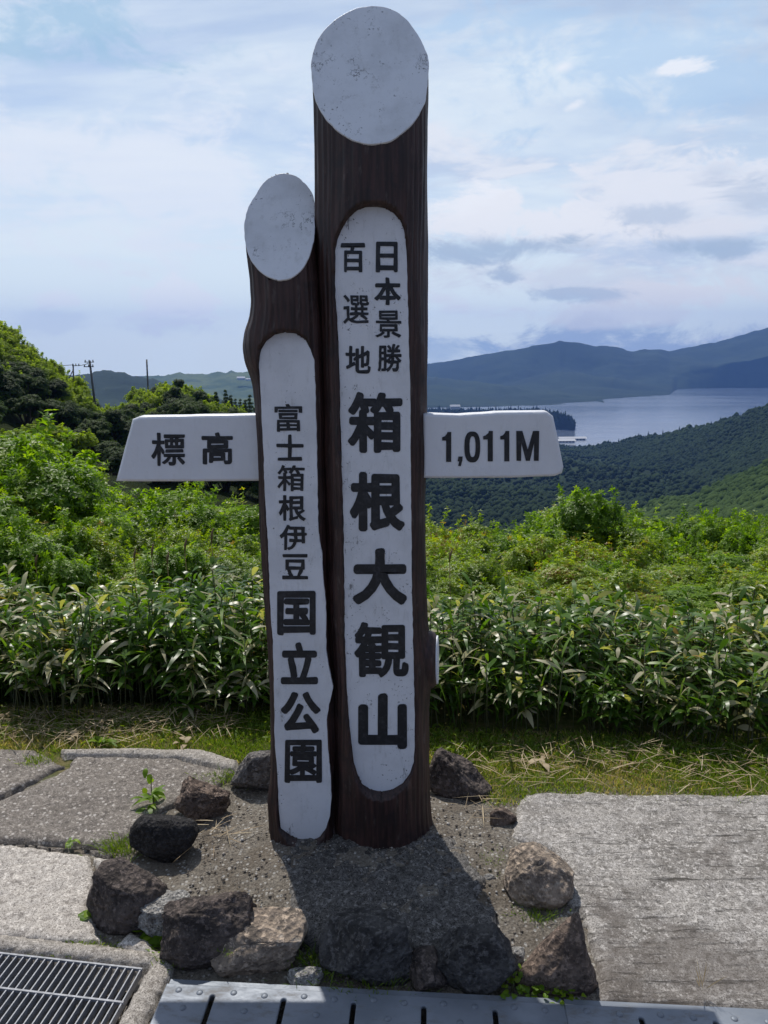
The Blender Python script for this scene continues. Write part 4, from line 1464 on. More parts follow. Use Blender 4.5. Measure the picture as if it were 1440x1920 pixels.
GRIT = leaf_mat('grit', [(0.0, (0.05, 0.04, 0.035)), (0.5, (0.19, 0.165, 0.14)), (0.85, (0.33, 0.30, 0.27)), (1.0, (0.60, 0.58, 0.55))], (0, 0, 0), 0.9, 0.0, 0.2)
rg = np.random.default_rng(50)
ring = wpoly([(440, 1440), (520, 1430), (810, 1480), (930, 1530), (960, 1570), (950, 1600), (1000, 1700), (960, 1780), (980, 1850), (580, 1830), (470, 1720), (330, 1680), (340, 1600), (420, 1540)])
n = 6500
x0, y0 = ring.min(0)
x1, y1 = ring.max(0)
P = np.stack([rg.uniform(x0, x1, n), rg.uniform(y0, y1, n)], -1)
P = P[sdf(P, ring) > -0.02 * rg.random(n)]
n = len(P)
s = 0.0012 + 0.0065 * rg.random(n) ** 8 + 0.0012 * rg.random(n)
TV, TF = ico_pebble()
a = rg.uniform(0, 6.28, n)
X = TV[None, :, 0] * np.cos(a)[:, None] - TV[None, :, 1] * np.sin(a)[:, None] * 0.8
Yv = TV[None, :, 0] * np.sin(a)[:, None] + TV[None, :, 1] * np.cos(a)[:, None] * 0.8
rcc = np.hypot((P[:, 0] + 0.03) / 0.62, (P[:, 1] - 2.05) / 0.42)
zz = -0.010 + 0.030 * (1 - sstep(0.4, 1.1, rcc))
V = np.stack([X * s[:, None] + P[:, None, 0], Yv * s[:, None] + P[:, None, 1], TV[None, :, 2] * s[:, None] * 0.7 + zz[:, None] + 0.003], -1)
o = obj('grit', mesh('grit', V.reshape(-1, 3), (TF[None] + (np.arange(n) * 6)[:, None, None]).reshape(-1, 3), GRIT, tint=np.repeat(rg.random(n) * 0.95, 6)))
tag(o, 'loose grit and small stones scattered round the foot of the posts', 'grit', kind='stuff')

# ------------------------------------------------------------------ rocks
def rock_mesh(seed, sx, sy, sz, mat, cuts=9, rough=0.10, sub=5, keep=0.78, top=None, taper=0.0, apex=0.0):
    rg = np.random.default_rng(seed)
    bm = bmesh.new()
    bmesh.ops.create_icosphere(bm, subdivisions=sub, radius=1.0)
    V = np.array([tuple(v.co) for v in bm.verts])
    Fc = np.array([[v.index for v in f.verts] for f in bm.faces])
    bm.free()
    N = V.copy()
    V = np.sign(V) * np.abs(V) ** 0.82            # blockier than a ball
    normals = unit(rg.normal(size=(cuts + 3, 3)))
    normals[0] = unit(np.array(top if top is not None else (rg.normal(0, 0.25), rg.normal(0.1, 0.25), 1.0), float))
    normals[1] = unit(np.array([rg.normal(0, 0.4), -1.0, rg.normal(0.1, 0.25)]))
    normals[2] = unit(np.array([rg.choice([-1, 1]), rg.normal(0, 0.4), rg.normal(0.1, 0.3)]))
    for k in range(cuts + 3):
        off = rg.uniform(keep - 0.16, keep + 0.10)
        d = V @ normals[k] - off
        V = V - np.maximum(d, 0)[:, None] * normals[k] * 0.95
    V = V + N * (rough * 0.8 * fbm(N * 1.9 + seed, 4, seed))[:, None]
    rid = 1 - np.abs(fbm(N * 4.5 + seed, 3, seed + 3))
    V = V + N * (rough * 0.42 * rid)[:, None] + N * (rough * 0.22 * vnoise(N * 22, seed))[:, None]
    z01 = np.clip((V[:, 2] + 0.6) / 1.5, 0, 1)
    V[:, 0] = V[:, 0] * (1 - taper * z01) + apex * z01
    V[:, 1] = V[:, 1] * (1 - taper * 0.6 * z01)
    V[:, 2] = np.where(V[:, 2] < 0, V[:, 2] * 0.8, V[:, 2])
    lo, hi = V.min(0), V.max(0)
    V = (V - (lo + hi) / 2) / ((hi - lo) / 2) * np.array([sx, sy, sz])
    return mesh('rock', V, Fc, mat, smooth=True)


def rock(x0, x1, yt, yb, mat, seed, label, hf=0.62, rz=0.0, **kw):
    """stands on the ground inside the picture box x0..x1, yt..yb"""
    f = on_z((x0 + x1) / 2, yb, 0.0)
    depthp = f.y * CP + CAMZ * SP
    wd = (x1 - x0) / F * depthp * 1.06
    h = wd * hf
    b = on_z((x0 + x1) / 2, yt, h)
    dep = max((b.y - f.y) * 1.25, wd * 0.6)
    me = rock_mesh(seed, wd / 2, dep / 2, h * 0.62, mat, **kw)
    o = obj('rock', me)
    fx = f.x / f.y
    cy = f.y + dep / 2 - 0.01
    o.location = (fx * cy, cy, h * 0.36)
    tag(o, label, 'rock')
    return o


rock(435, 520, 1398, 1482, ROCK_GREY, 3, 'grey angular rock behind the foot of the short post', 0.80, cuts=6, taper=0.4, apex=0.3)
rock(326, 430, 1455, 1540, ROCK_BROWN, 24, 'brown pitted rock in the left arc, below the grey angular one', 0.60, cuts=7, rough=0.2)
rock(250, 373, 1515, 1614, ROCK_BLACK, 5, 'rounded black rock between the brown pitted rock and the big dark one', 0.60, cuts=5, rough=0.08, keep=0.9)
rock(170, 320, 1592, 1750, ROCK_DARK, 6, 'biggest dark brown rock at the left end of the arc', 0.70, cuts=6, rough=0.10, keep=0.85, top=(0, -0.3, 1))
rock(248, 362, 1658, 1758, ROCK_PALE, 7, 'pale grey pitted rock wedged between two dark rocks', 0.5, cuts=5, rough=0.14)
rock(312, 482, 1665, 1818, ROCK_DARK, 28, 'dark rock with a shadowed front right of the pale pitted rock', 0.66, cuts=8, rough=0.12)
rock(398, 578, 1712, 1826, ROCK_TAN, 9, 'flat topped tan rock at the edge of the steel cover left of the shadow', 0.42, cuts=7, keep=0.72, rough=0.08, top=(0, -0.1, 1))
rock(600, 772, 1686, 1852, ROCK_GREY_SHADED, 10, 'large rock in the middle of the sign shadow', 0.62, cuts=8)
rock(812, 968, 1698, 1862, ROCK_GREY_SHADED, 12, 'large rock at the right side of the sign shadow', 0.70, cuts=8)
rock(762, 838, 1765, 1858, ROCK_DARK, 32, 'small dark rock between the two shadowed rocks', 0.6, cuts=8)
rock(540, 606, 1812, 1846, ROCK_PALE, 13, 'small flat pale stone against the steel cover', 0.30, cuts=8, sub=4)
rock(942, 1072, 1570, 1706, ROCK_TAN, 14, 'tan boulder set against the pale slab on the right', 0.62, cuts=6, rough=0.09, keep=0.85, top=(-0.2, -0.2, 1))
rock(965, 1118, 1703, 1864, ROCK_BROWN, 35, 'pointed reddish brown rock at the corner of the steel cover on the right', 0.92, cuts=5, rough=0.08, keep=0.80, taper=0.78, apex=0.28, top=(-0.5, -0.35, 0.8))
rock(800, 920, 1412, 1497, ROCK_DARK, 16, 'dark grey wedge shaped rock behind the foot of the tall post', 0.66, cuts=6, keep=0.75, taper=0.45, apex=-0.35, top=(0.6, 0.1, 1))
rock(918, 968, 1508, 1548, ROCK_BROWN, 17, 'small dark rock at the corner of the pale slab', 0.6, cuts=7, sub=4)
rock(956, 985, 1770, 1800, ROCK_PALE, 18, 'small pale stone beside the pointed rock', 0.6, cuts=6, sub=3)
rock(905, 930, 1632, 1655, ROCK_PALE, 19, 'small pale stone left of the tan boulder', 0.6, cuts=6, sub=3)

# ------------------------------------------------------------------ turf, straw, weeds
def blades(n, sampler, h, wdt, seed, name, label, mat, tints, bend=0.5, segs=3, lay=0.35, cat='grass'):
    rg = np.random.default_rng(seed)
    P = sampler(rg, n)
    n = len(P)
    D = unit(np.stack([rg.normal(0, lay, n), rg.normal(0, lay, n), np.ones(n)], -1))
    a = rg.uniform(0, 6.28, n)
    UP = np.stack([np.cos(a), np.sin(a), 0.2 + 0 * a], -1)
    V, Fc, tt = strip_leaves(P, D, UP, rg.uniform(h[0], h[1], n), rg.uniform(wdt[0], wdt[1], n), rg, bend, segs, tints(rg, P))
    o = obj(name, mesh(name, V, Fc, mat, tint=tt))
    return tag(o, label, cat, kind='stuff')


def in_poly(px_poly, jitter=0.03, z=-0.012):
    poly = wpoly(px_poly, 0.0)

    def f(rg, n):
        x0, y0 = poly.min(0)
        x1, y1 = poly.max(0)
        P = np.stack([rg.uniform(x0, x1, n * 3), rg.uniform(y0, y1, n * 3)], -1)
        P = P[sdf(P, poly) > rg.normal(0, jitter, n * 3)][:n]
        return np.concatenate([P, np.full((len(P), 1), z)], 1)
    return f


def turf_tints(rg, P):
    k = fbm(P * 3.5, 3, 12) + 0.25 * rg.normal(size=len(P))
    g = 0.35 + 0.3 * rg.random(len(P)) + 0.1 * k
    dry = rg.random(len(P)) < np.clip(0.28 + 0.45 * k, 0.05, 0.9)
    return np.where(dry, 0.78 + 0.22 * rg.random(len(P)), np.clip(g, 0, 0.7))


turf_l = [(-700, 1330), (520, 1325), (520, 1425), (450, 1425), (375, 1402), (230, 1398), (100, 1405), (-700, 1398)]
turf_r = [(800, 1370), (2200, 1390), (2200, 1500), (1440, 1492), (1010, 1483), (968, 1510), (930, 1500), (800, 1440)]
blades(34000, in_poly(turf_l), (0.02, 0.055), (0.0015, 0.0032), 1, 'turf', 'short yellow green turf with straw between the left paving and the bamboo grass', TURF, turf_tints)
blades(48000, in_poly(turf_r), (0.02, 0.058), (0.0015, 0.0032), 2, 'turf', 'short yellow green turf with straw between the right slab and the bamboo grass', TURF, turf_tints)


def straw(px_poly, n, seed, label, h=(0.04, 0.16)):
    rg = np.random.default_rng(seed)
    P = in_poly(px_poly, 0.04, 0.010)(rg, n)
    n = len(P)
    P[:, 2] += 0.03 * rg.random(n)
    a = rg.uniform(0, 6.28, n)
    D = unit(np.stack([np.cos(a), np.sin(a) * 0.7, rg.normal(0, 0.14, n)], -1))
    V, Fc, tt = strip_leaves(P, D, np.tile([0, 0, 1.0], (n, 1)), rg.uniform(h[0], h[1], n), rg.uniform(0.0015, 0.004, n), rg, 0.08, 3, rg.random(n))
    o = obj('dry_straw', mesh('dry_straw', V, Fc, STRAW, tint=tt))
    tag(o, label, 'straw', kind='stuff')


straw([(-300, 1340), (300, 1335), (480, 1345), (420, 1375), (200, 1392), (-300, 1400)], 800, 3, 'dry bent straw lying along the foot of the left bamboo grass')
straw([(1080, 1400), (1320, 1410), (2000, 1440), (2000, 1490), (1330, 1488), (1100, 1460)], 420, 4, 'mat of dry straw on the turf above the right slab')
straw([(840, 1420), (1100, 1405), (1100, 1470), (940, 1490)], 110, 6, 'scattered dry stalks on the turf beside the wedge shaped rock')
straw([(820, 1480), (950, 1500), (930, 1560), (820, 1520)], 14, 7, 'few loose dry stalks on the ground right of the tall post', (0.06, 0.18))
straw([(380, 1540), (440, 1540), (430, 1600), (390, 1590)], 16, 8, 'few pale stalks beside the black rock', (0.05, 0.13))

# undergrowth along the front of the thicket
def under(rg, n):
    x = rg.uniform(-3, 3, n)
    y = sasa_front(x) + rg.normal(-0.08, 0.06, n)
    return np.stack([x, y, hill_z(x, y) - 0.01], -1)


blades(9000, under, (0.03, 0.12), (0.004, 0.010), 9, 'undergrowth', 'fresh green undergrowth along the foot of the bamboo grass', TURF, lambda rg, P: rg.random(len(P)) * 0.7, 0.8, 3, 0.5)


def tuft(px, py, n, h, spread, mat, tint, label, seed, wd=(0.0015, 0.003), lay=0.35, bend=0.5, cat='grass tuft', name='grass_tuft', zz=0.0, sx=1.0):
    p = on_z(px, py, zz)
    rg = np.random.default_rng(seed)
    q = rg.normal(0, spread, (n, 2)) * np.array([sx, 1.0])
    P = np.concatenate([q, np.zeros((n, 1))], 1)
    D = unit(np.stack([rg.normal(0, lay, n) + q[:, 0] / max(spread, 1e-3) * 0.15, rg.normal(0, lay, n), np.ones(n)], -1))
    a = rg.uniform(0, 6.28, n)
    UP = np.stack([np.cos(a), np.sin(a), 0.2 + 0 * a], -1)
    V, Fc, tt = strip_leaves(P, D, UP, rg.uniform(h * 0.5, h, n), rg.uniform(wd[0], wd[1], n), rg, bend, 3, np.clip(tint + rg.normal(0, 0.12, n), 0, 1))
    o = obj(name, mesh(name, V, Fc, mat, tint=tt))
    o.location = p
    return tag(o, label, cat)


tuft(235, 1592, 260, 0.075, 0.024, TURF, 0.35, 'upright thin green grass between the black rock and the big dark rock', 1, sx=1.6)
tuft(160, 1778, 420, 0.022, 0.014, TURF, 0.45, 'low mossy green strip along the drain frame at the left', 2, sx=4.0)
tuft(420, 1462, 240, 0.055, 0.026, TURF, 0.4, 'grass tuft between the pitted rock and the grey angular rock', 3, sx=1.7)
tuft(920, 1622, 300, 0.050, 0.026, TURF, 0.5, 'bright grass tuft left of the tan boulder', 4)
tuft(1010, 1716, 160, 0.035, 0.020, TURF, 0.3, 'small mossy tuft under the tan boulder', 5, sx=1.8)
tuft(470, 1690, 260, 0.045, 0.026, STRAW, 0.5, 'dry brown grass tuft right of the dark rocks', 6, (0.0010, 0.0022), 1.1, 0.9, sx=1.5)
tuft(75, 1428, 200, 0.05, 0.022, TURF, 0.5, 'grass tuft at the top left slab joint', 7, sx=1.4)
tuft(438, 1775, 110, 0.030, 0.014, TURF, 0.5, 'tiny moss tuft between the dark rock and the flat tan rock', 8, zz=0.05)
tuft(590, 1812, 160, 0.07, 0.028, TURF, 0.3, 'shaded grass left of the middle shadowed rock', 9)
tuft(700, 1846, 260, 0.05, 0.030, TURF, 0.3, 'shaded grass in front of the middle shadowed rock', 10, sx=2.6)
tuft(322, 1800, 120, 0.06, 0.018, TURF, 0.3, 'dark grass at the corner of the steel cover', 11)
tuft(1318, 1850, 9, 0.10, 0.004, STRAW, 0.95, 'pale dry stalks growing from the pale slab at bottom right', 12, (0.002, 0.003), 0.28, 0.1, 'dry stalks', 'dry_stalks', 0.03)
tuft(1185, 1425, 180, 0.09, 0.05, TURF, 0.3, 'darker grass clump on the turf before the right thicket', 13)


def broad_weed(px, py, n, L, W, label, seed, elev=(0.1, 0.9), zz=0.0, spread=0.01, mat=None, stalk=0.0, levels=1):
    p = on_z(px, py, zz)
    rg = np.random.default_rng(seed)
    root = empty('weed', tuple(p))
    tag(root, label, 'weed')
    for k in range(n):
        a, e = rg.uniform(0, 6.28), rg.uniform(*elev)
        l = L * rg.uniform(0.6, 1.15)
        P = np.array([[rg.normal(0, spread), rg.normal(0, spread), stalk * rg.random()]])
        D = np.array([[math.cos(a) * math.cos(e), math.sin(a) * math.cos(e), math.sin(e)]])
        V, Fc, tt = strip_leaves(P, D, np.array([[0, 0, 1.0]]) if e < 1.2 else np.array([[0, 1.0, 0]]), np.array([l]), np.array([W * rg.uniform(0.8, 1.2)]), rg, 0.55, 5, np.array([rg.uniform(0.2, 0.9)]))
        obj('leaf', mesh('leaf', V, Fc, mat or FRESH, tint=tt), root)
    if stalk:
        obj('stem', mesh('stem', *tube([Vector((0, 0, 0)), Vector((0.003, 0, stalk))], [0.002, 0.0015], 5), STEMM), root)
    return root


broad_weed(288, 1512, 16, 0.085, 0.020, 'leafy green weed on the left slab above the black rock', 1, stalk=0.05)
broad_weed(284, 1490, 4, 0.06, 0.022, 'upright weed leaf on a thin stalk above the black rock', 2, (1.0, 1.4), stalk=0.07)
broad_weed(132, 1578, 9, 0.030, 0.010, 'tiny rosette weed in the joint of the left slabs', 3, (0.1, 0.5), 0.02)
broad_weed(275, 1752, 7, 0.055, 0.030, 'broad leaved weed below the big dark rock', 4, (0.2, 0.9), 0.0, 0.015)
broad_weed(166, 1715, 4, 0.035, 0.026, 'small broad leaf at the left side of the big dark rock', 5, (0.1, 0.6), 0.01)
broad_weed(300, 1785, 14, 0.045, 0.016, 'dark leafy weed in front of the pale pitted rock', 6, (0.2, 1.1), 0.0, 0.02)
for k, (px, py) in enumerate(((985, 1838), (1020, 1852), (960, 1858), (1052, 1872))):
    broad_weed(px, py, 34, 0.020, 0.014, ['clover like weed left of the pointed rock', 'clover like weed at the foot of the pointed rock', 'clover like weed at the edge of the sign shadow', 'clover like weed spilling onto the joint of the steel covers'][k], 20 + k, (0.1, 1.0), 0.0, 0.024, stalk=0.02)
broad_weed(190, 1395, 10, 0.10, 0.022, 'leafy weed on the turf behind the left kerb', 30, (0.3, 1.0), 0.0)
# curled dry leaves on the turf
for k, (px, py, lab) in enumerate(((345, 1393, 'curled tan dry leaf on the turf behind the kerb'), (128, 1382, 'bent pale dry leaf standing at the left turf edge'), (1010, 1424, 'dry tan leaf on the turf right of the wedge shaped rock'))):
    r = broad_weed(px, py, 4, 0.055, 0.022, lab, 40 + k, (0.1, 0.7), 0.01, 0.015, STRAW)
    r.name = 'dry_leaf'
    r['category'] = 'dry leaf'

# ------------------------------------------------------------------ the sign
sign = empty('signpost', (0, 2.2, 0.0))
tag(sign, 'brown log signpost of two posts with white lettered faces and side boards', 'signpost')
SIGN_OFF = Vector((0, 2.2, 0.0))


def log_post(name, edge_pts, Yc, ry, w_px_pts, z_top, cut_z0, slope, panel_px, panel_Y, label, bumps, seed, nth=220, dz=0.006, flare=0.02):
    """post whose left/right edge follows the picture; cut obliquely on top, planed flat where the panel is"""
    ys_px = np.array([p[0] for p in edge_pts], float)
    # z of each traced height, at the axis plane
    zt = np.array([on_y(720, y, Yc).z for y in ys_px])
    xl = np.array([on_y(p[1], p[0], Yc).x for p in edge_pts])
    xr = np.array([on_y(p[2], p[0], Yc).x for p in edge_pts])
    o_ = np.argsort(zt)
    zt, xl, xr = zt[o_], xl[o_], xr[o_]
    zs = np.arange(-0.05, z_top, dz)
    XL, XR = np.interp(zs, zt, xl), np.interp(zs, zt, xr)
    k = np.ones(5) / 5
    XL[2:-2] = np.convolve(XL, k, 'valid')
    XR[2:-2] = np.convolve(XR, k, 'valid')
    cx, rx = (XL + XR) / 2, (XR - XL) / 2
    th = np.linspace(0, 2 * math.pi, nth, endpoint=False)
    TH, ZZ = np.meshgrid(th, zs)
    ct, st = np.cos(TH), np.sin(TH)
    # vertical fluting
    q = np.stack([ct * 9, st * 9, ZZ * 1.3 + seed], -1)
    fl = 0.0030 * vnoise(np.stack([ct * 26, st * 26, ZZ * 1.5], -1), seed) + 0.0022 * vnoise(np.stack([ct * 55, st * 55, ZZ * 2.5], -1), seed + 2)
    fl = fl + 0.004 * fbm(np.stack([ct * 2, st * 2, ZZ * 4], -1), 3, seed + 4)
    for (bz, bth, amp, sz, sth) in bumps:
        dth = np.angle(np.exp(1j * (TH - bth)))
        fl = fl + amp * np.exp(-((ZZ - bz) / sz) ** 2 - (dth / sth) ** 2)
    fl = fl + flare * np.exp(-np.maximum(ZZ, 0) / 0.05) * 0.5
    Xc = cx[:, None] + (rx[:, None] + fl) * ct
    Yv = Yc + (ry + fl) * st
    V = np.stack([Xc, Yv, ZZ], -1)
    # planed face under the white panel
    pan = np.array([(on_y(x_, y_, panel_Y).x, on_y(x_, y_, panel_Y).z) for x_, y_ in panel_px])
    front = V[..., 1] < Yc
    d = sdf(np.stack([V[..., 0], V[..., 2]], -1), pan)
    m = front & (d > -0.004)
    V[..., 1] = np.where(m, np.maximum(V[..., 1], panel_Y + 0.002), V[..., 1])
    Fc = grid_faces(len(zs), nth, True)
    bm = bmesh.new()
    me = mesh('tmp', V.reshape(-1, 3), Fc, BARK)
    bm.from_mesh(me)
    no = Vector((0, -slope, 1)).normalized()
    co = Vector((cx[-1], Yc, cut_z0))
    res = bmesh.ops.bisect_plane(bm, geom=bm.verts[:] + bm.edges[:] + bm.faces[:], plane_co=co, plane_no=no, clear_outer=True)
    rim = [v.co.copy() for v in res['geom_cut'] if isinstance(v, bmesh.types.BMVert)]
    for f in bm.faces: f.smooth = True
    bm.to_mesh(me)
    bm.free()
    me.transform(Matrix.Translation(-SIGN_OFF))
    post = obj(name, me, sign)
    post['label'] = label
    # oblique end face, painted white, wobbly brushed edge
    u = Vector((1, 0, 0))
    v = no.cross(u)
    c = sum(rim, Vector()) / len(rim)
    rim.sort(key=lambda p: math.atan2((p - c).dot(v), (p - c).dot(u)))
    pa = np.array([math.atan2((p - c).dot(v), (p - c).dot(u)) for p in rim])
    pr = np.array([(p - c).length for p in rim])
    ga = np.linspace(-math.pi, math.pi, 150, endpoint=False)
    gr = np.interp(ga, np.concatenate([pa - 2 * math.pi, pa, pa + 2 * math.pi]), np.tile(pr, 3))
    ker = np.ones(9) / 9
    gr = np.convolve(np.concatenate([gr[-4:], gr, gr[:4]]), ker, 'valid')
    ring3 = np.stack([np.cos(ga), np.sin(ga), ga * 0], -1)
    gr = gr * (1.012 + 0.010 * vnoise(ring3 * 5 + 3, seed) + 0.006 * vnoise(ring3 * 17, seed + 1) * (vnoise(ring3 * 2.5, seed + 2) > -0.1))
    rp = [(r_ * math.cos(a_), r_ * math.sin(a_)) for r_, a_ in zip(gr, ga)]
    em = poly_slab('painted_end', rp, 0.006, WHITE_END, bevel=0.001)
    M = Matrix((u, v, no)).transposed().to_4x4()
    M.translation = c + no * 0.001 - SIGN_OFF
    em.transform(M)
    obj('painted_end', em, post)
    # white planed panel
    rgp = np.random.default_rng(seed + 1)
    dense = []
    for i in range(len(pan)):
        a, b = pan[i], pan[(i + 1) % len(pan)]
        L_ = np.linalg.norm(b - a)
        for k2 in range(max(1, int(L_ / 0.006))):
            f_ = k2 / max(1, int(L_ / 0.006))
            dense.append(a * (1 - f_) + b * f_)
    dense = np.array(dense)
    cen = dense.mean(0)
    nz = vnoise(np.stack([dense[:, 0] * 60, dense[:, 1] * 60, dense[:, 0] * 0], -1), seed)
    dirn = dense - cen
    dirn = dirn / np.linalg.norm(dirn, axis=1, keepdims=True)
    nrm = np.stack([np.sign(dirn[:, 0]), dirn[:, 1] * 0], -1)
    dense = dense + nrm * (0.0011 * nz)[:, None]
    pm = poly_slab('painted_panel', [(p[0], p[1]) for p in dense], 0.016, WHITE, bevel=0.0008)
    pm.transform(Matrix.Translation((0, panel_Y + 0.008 - 2.2, 0)) @ Matrix.Rotation(math.pi / 2, 4, 'X'))
    obj('painted_panel', pm, post)
    return post


tall_panel = [(629, 500), (629, 470), (633, 450), (640, 432), (652, 412), (668, 396), (685, 389), (705, 388), (722, 391), (738, 400), (750, 414), (757, 432), (760, 450), (763, 500), (765, 600), (768, 700), (769, 800), (770, 900), (771, 1000),
              (772, 1100), (774, 1200), (776, 1280), (777, 1350), (777, 1400), (775, 1430), (768, 1450), (755, 1468), (735, 1480), (715, 1484), (695, 1480), (680, 1470), (670, 1450), (664, 1430), (660, 1400), (655, 1350), (650, 1280), (647, 1200),
              (646, 1100), (645, 1000), (642, 900), (639, 800), (637, 700), (633, 600), (629, 550)]
short_panel = [(486, 680), (490, 655), (500, 640), (515, 628), (535, 623), (555, 626), (572, 637), (582, 655), (588, 675), (590, 700), (592, 780), (594, 860), (595, 930), (597, 1000), (603, 1040), (606, 1090), (610, 1130), (611, 1170), (611, 1220),
               (616, 1250), (624, 1290), (617, 1320), (612, 1350), (614, 1400), (619, 1450), (621, 1500), (618, 1530), (611, 1552), (600, 1568), (590, 1574), (565, 1575), (545, 1566), (527, 1553), (524, 1530), (522, 1480), (519, 1430), (515, 1380),
               (515, 1340), (514, 1280), (512, 1200), (508, 1150), (505, 1080), (502, 1000), (497, 930), (495, 860), (491, 780), (488, 720)]

TY, TRY = 2.20, 0.125
tall_edges = []
for y_, r_ in ((-20, 801), (60, 801), (130, 802), (200, 803), (300, 802), (500, 800), (700, 799), (900, 798), (1000, 799), (1100, 800), (1150, 802), (1250, 805), (1330, 804), (1400, 804), (1500, 804), (1570, 805), (1640, 806)):
    wpx = np.interp(y_, [0, 130, 700, 1100, 1500, 1640], [216, 215, 203, 190, 182, 180])
    tall_edges.append((y_, r_ - wpx, r_))
zc1 = on_y(700, 270, TY - TRY).z
zc2 = on_y(700, 13, TY + TRY).z
tall_slope = (zc2 - zc1) / (2 * TRY)
knot_z = on_y(820, 1237, TY).z
tall = log_post('post', tall_edges, TY, TRY, None, zc2 + 0.03, (zc1 + zc2) / 2, tall_slope, tall_panel, 2.112, 'tall brown post on the right with large lettering',
                [(knot_z, -0.15, 0.024, 0.075, 0.45)], 5)

SY, SRY = 2.165, 0.086
left_e = [(300, 462), (380, 460), (420, 458), (470, 461), (520, 468), (570, 471), (600, 467), (620, 460), (650, 457), (680, 462), (700, 470), (720, 476), (780, 481), (900, 487), (1000, 490), (1100, 495), (1200, 502), (1300, 506), (1400, 508), (1450, 508),
          (1500, 504), (1540, 510), (1580, 518), (1620, 524)]
short_edges = []
for y_, l_ in left_e:
    sm_l = np.interp(y_, [300, 420, 520, 800, 1000, 1300, 1620], [461, 459, 468, 482, 490, 506, 520])
    wpx = np.interp(y_, [300, 420, 700, 1100, 1620], [131, 131, 128, 121, 112])
    if 1200 < y_ < 1420: wpx += 6
    short_edges.append((y_, l_, sm_l + wpx))
zs1 = on_y(522, 524, SY - SRY).z
zs2 = on_y(522, 329, SY + SRY).z
short = log_post('post', short_edges, SY, SRY, None, zs2 + 0.03, (zs1 + zs2) / 2, (zs2 - zs1) / (2 * SRY), short_panel, 2.108, 'short brown post on the left with smaller lettering',
                 [], 9, nth=160)

# cut branch stub on the right of the tall post, its end painted white
kc = on_y(811, 1237, TY - 0.02)
nrm = Vector((0.985, -0.13, 0.02)).normalized()
stub_v, stub_f = [], []
ringsn = 28
uu = nrm.cross(Vector((0, 0, 1))).normalized()
vv = uu.cross(nrm)
for (d_, s_) in ((-0.03, 1.25), (0.004, 1.12), (0.012, 1.0), (0.014, 0.0)):
    for k in range(ringsn):
        a = 2 * math.pi * k / ringsn
        p = kc + nrm * d_ + uu * math.cos(a) * 0.048 * s_ + vv * math.sin(a) * 0.078 * s_
        stub_v.append(tuple(p - SIGN_OFF))
sb = obj('branch_stub', mesh('branch_stub', stub_v[:3 * ringsn], [tuple(q) for q in grid_faces(3, ringsn, True).tolist()] + [tuple(range(2 * ringsn, 3 * ringsn))], BARK, True), tall)
rp = [(0.046 * math.cos(a), 0.075 * math.sin(a)) for a in np.linspace(0, 2 * math.pi, 40, endpoint=False)]
em = poly_slab('painted_stub_end', rp, 0.006, WHITE2, bevel=0.001)
M = Matrix((uu, vv, nrm)).transposed().to_4x4()
M.translation = kc + nrm * 0.014 - SIGN_OFF
em.transform(M)
obj('painted_stub_end', em, tall)

# side boards
AY = 2.155


def board(name, px_pts, label, thick=0.055):
    pts = [on_y(x_, y_, AY) for x_, y_ in px_pts]
    dense = []
    for i in range(len(pts)):
        a, b = pts[i], pts[(i + 1) % len(pts)]
        nseg = max(1, int((b - a).length / 0.02))
        for k in range(nseg):
            q = a.lerp(b, k / nseg)
            nz = 0.0012 * float(vnoise(np.array([q.x * 25, q.z * 25, 0.5]), 4))
            dense.append((q.x, q.z + nz))
    me = poly_slab(name, dense, thick, WHITE2, bevel=0.008)
    me.transform(Matrix.Translation((0, AY + thick / 2 - 2.2, 0)) @ Matrix.Rotation(math.pi / 2, 4, 'X'))
    o = obj(name, me, sign)
    o['label'] = label
    return o


lb = board('side_board', [(252, 790), (262, 786), (380, 784), (500, 782), (505, 897), (360, 898), (223, 898)], 'left white side board with two characters')
rb = board('side_board', [(798, 781), (803, 781), (860, 783), (930, 778), (1000, 777), (1024, 777), (1033, 784), (1040, 815), (1052, 876), (1050, 884), (1040, 888), (960, 891), (860, 892), (798, 892)], 'right white side board with the height in metres')


# ------------------------------------------------------------------ painted characters
def glyph_mesh(ch, offset):
    cu = bpy.data.curves.new('glyph', 'FONT')
    cu.body = ch
    cu.size = 1.0
    cu.fill_mode = 'FRONT'
    cu.offset = offset
    cu.resolution_u = 4
    t = bpy.data.objects.new('tmp', cu)
    COL.objects.link(t)
    dg = bpy.context.evaluated_depsgraph_get()
    me = bpy.data.meshes.new_from_object(t.evaluated_get(dg))
    bpy.data.objects.remove(t)
    bpy.data.curves.remove(cu)
    return me


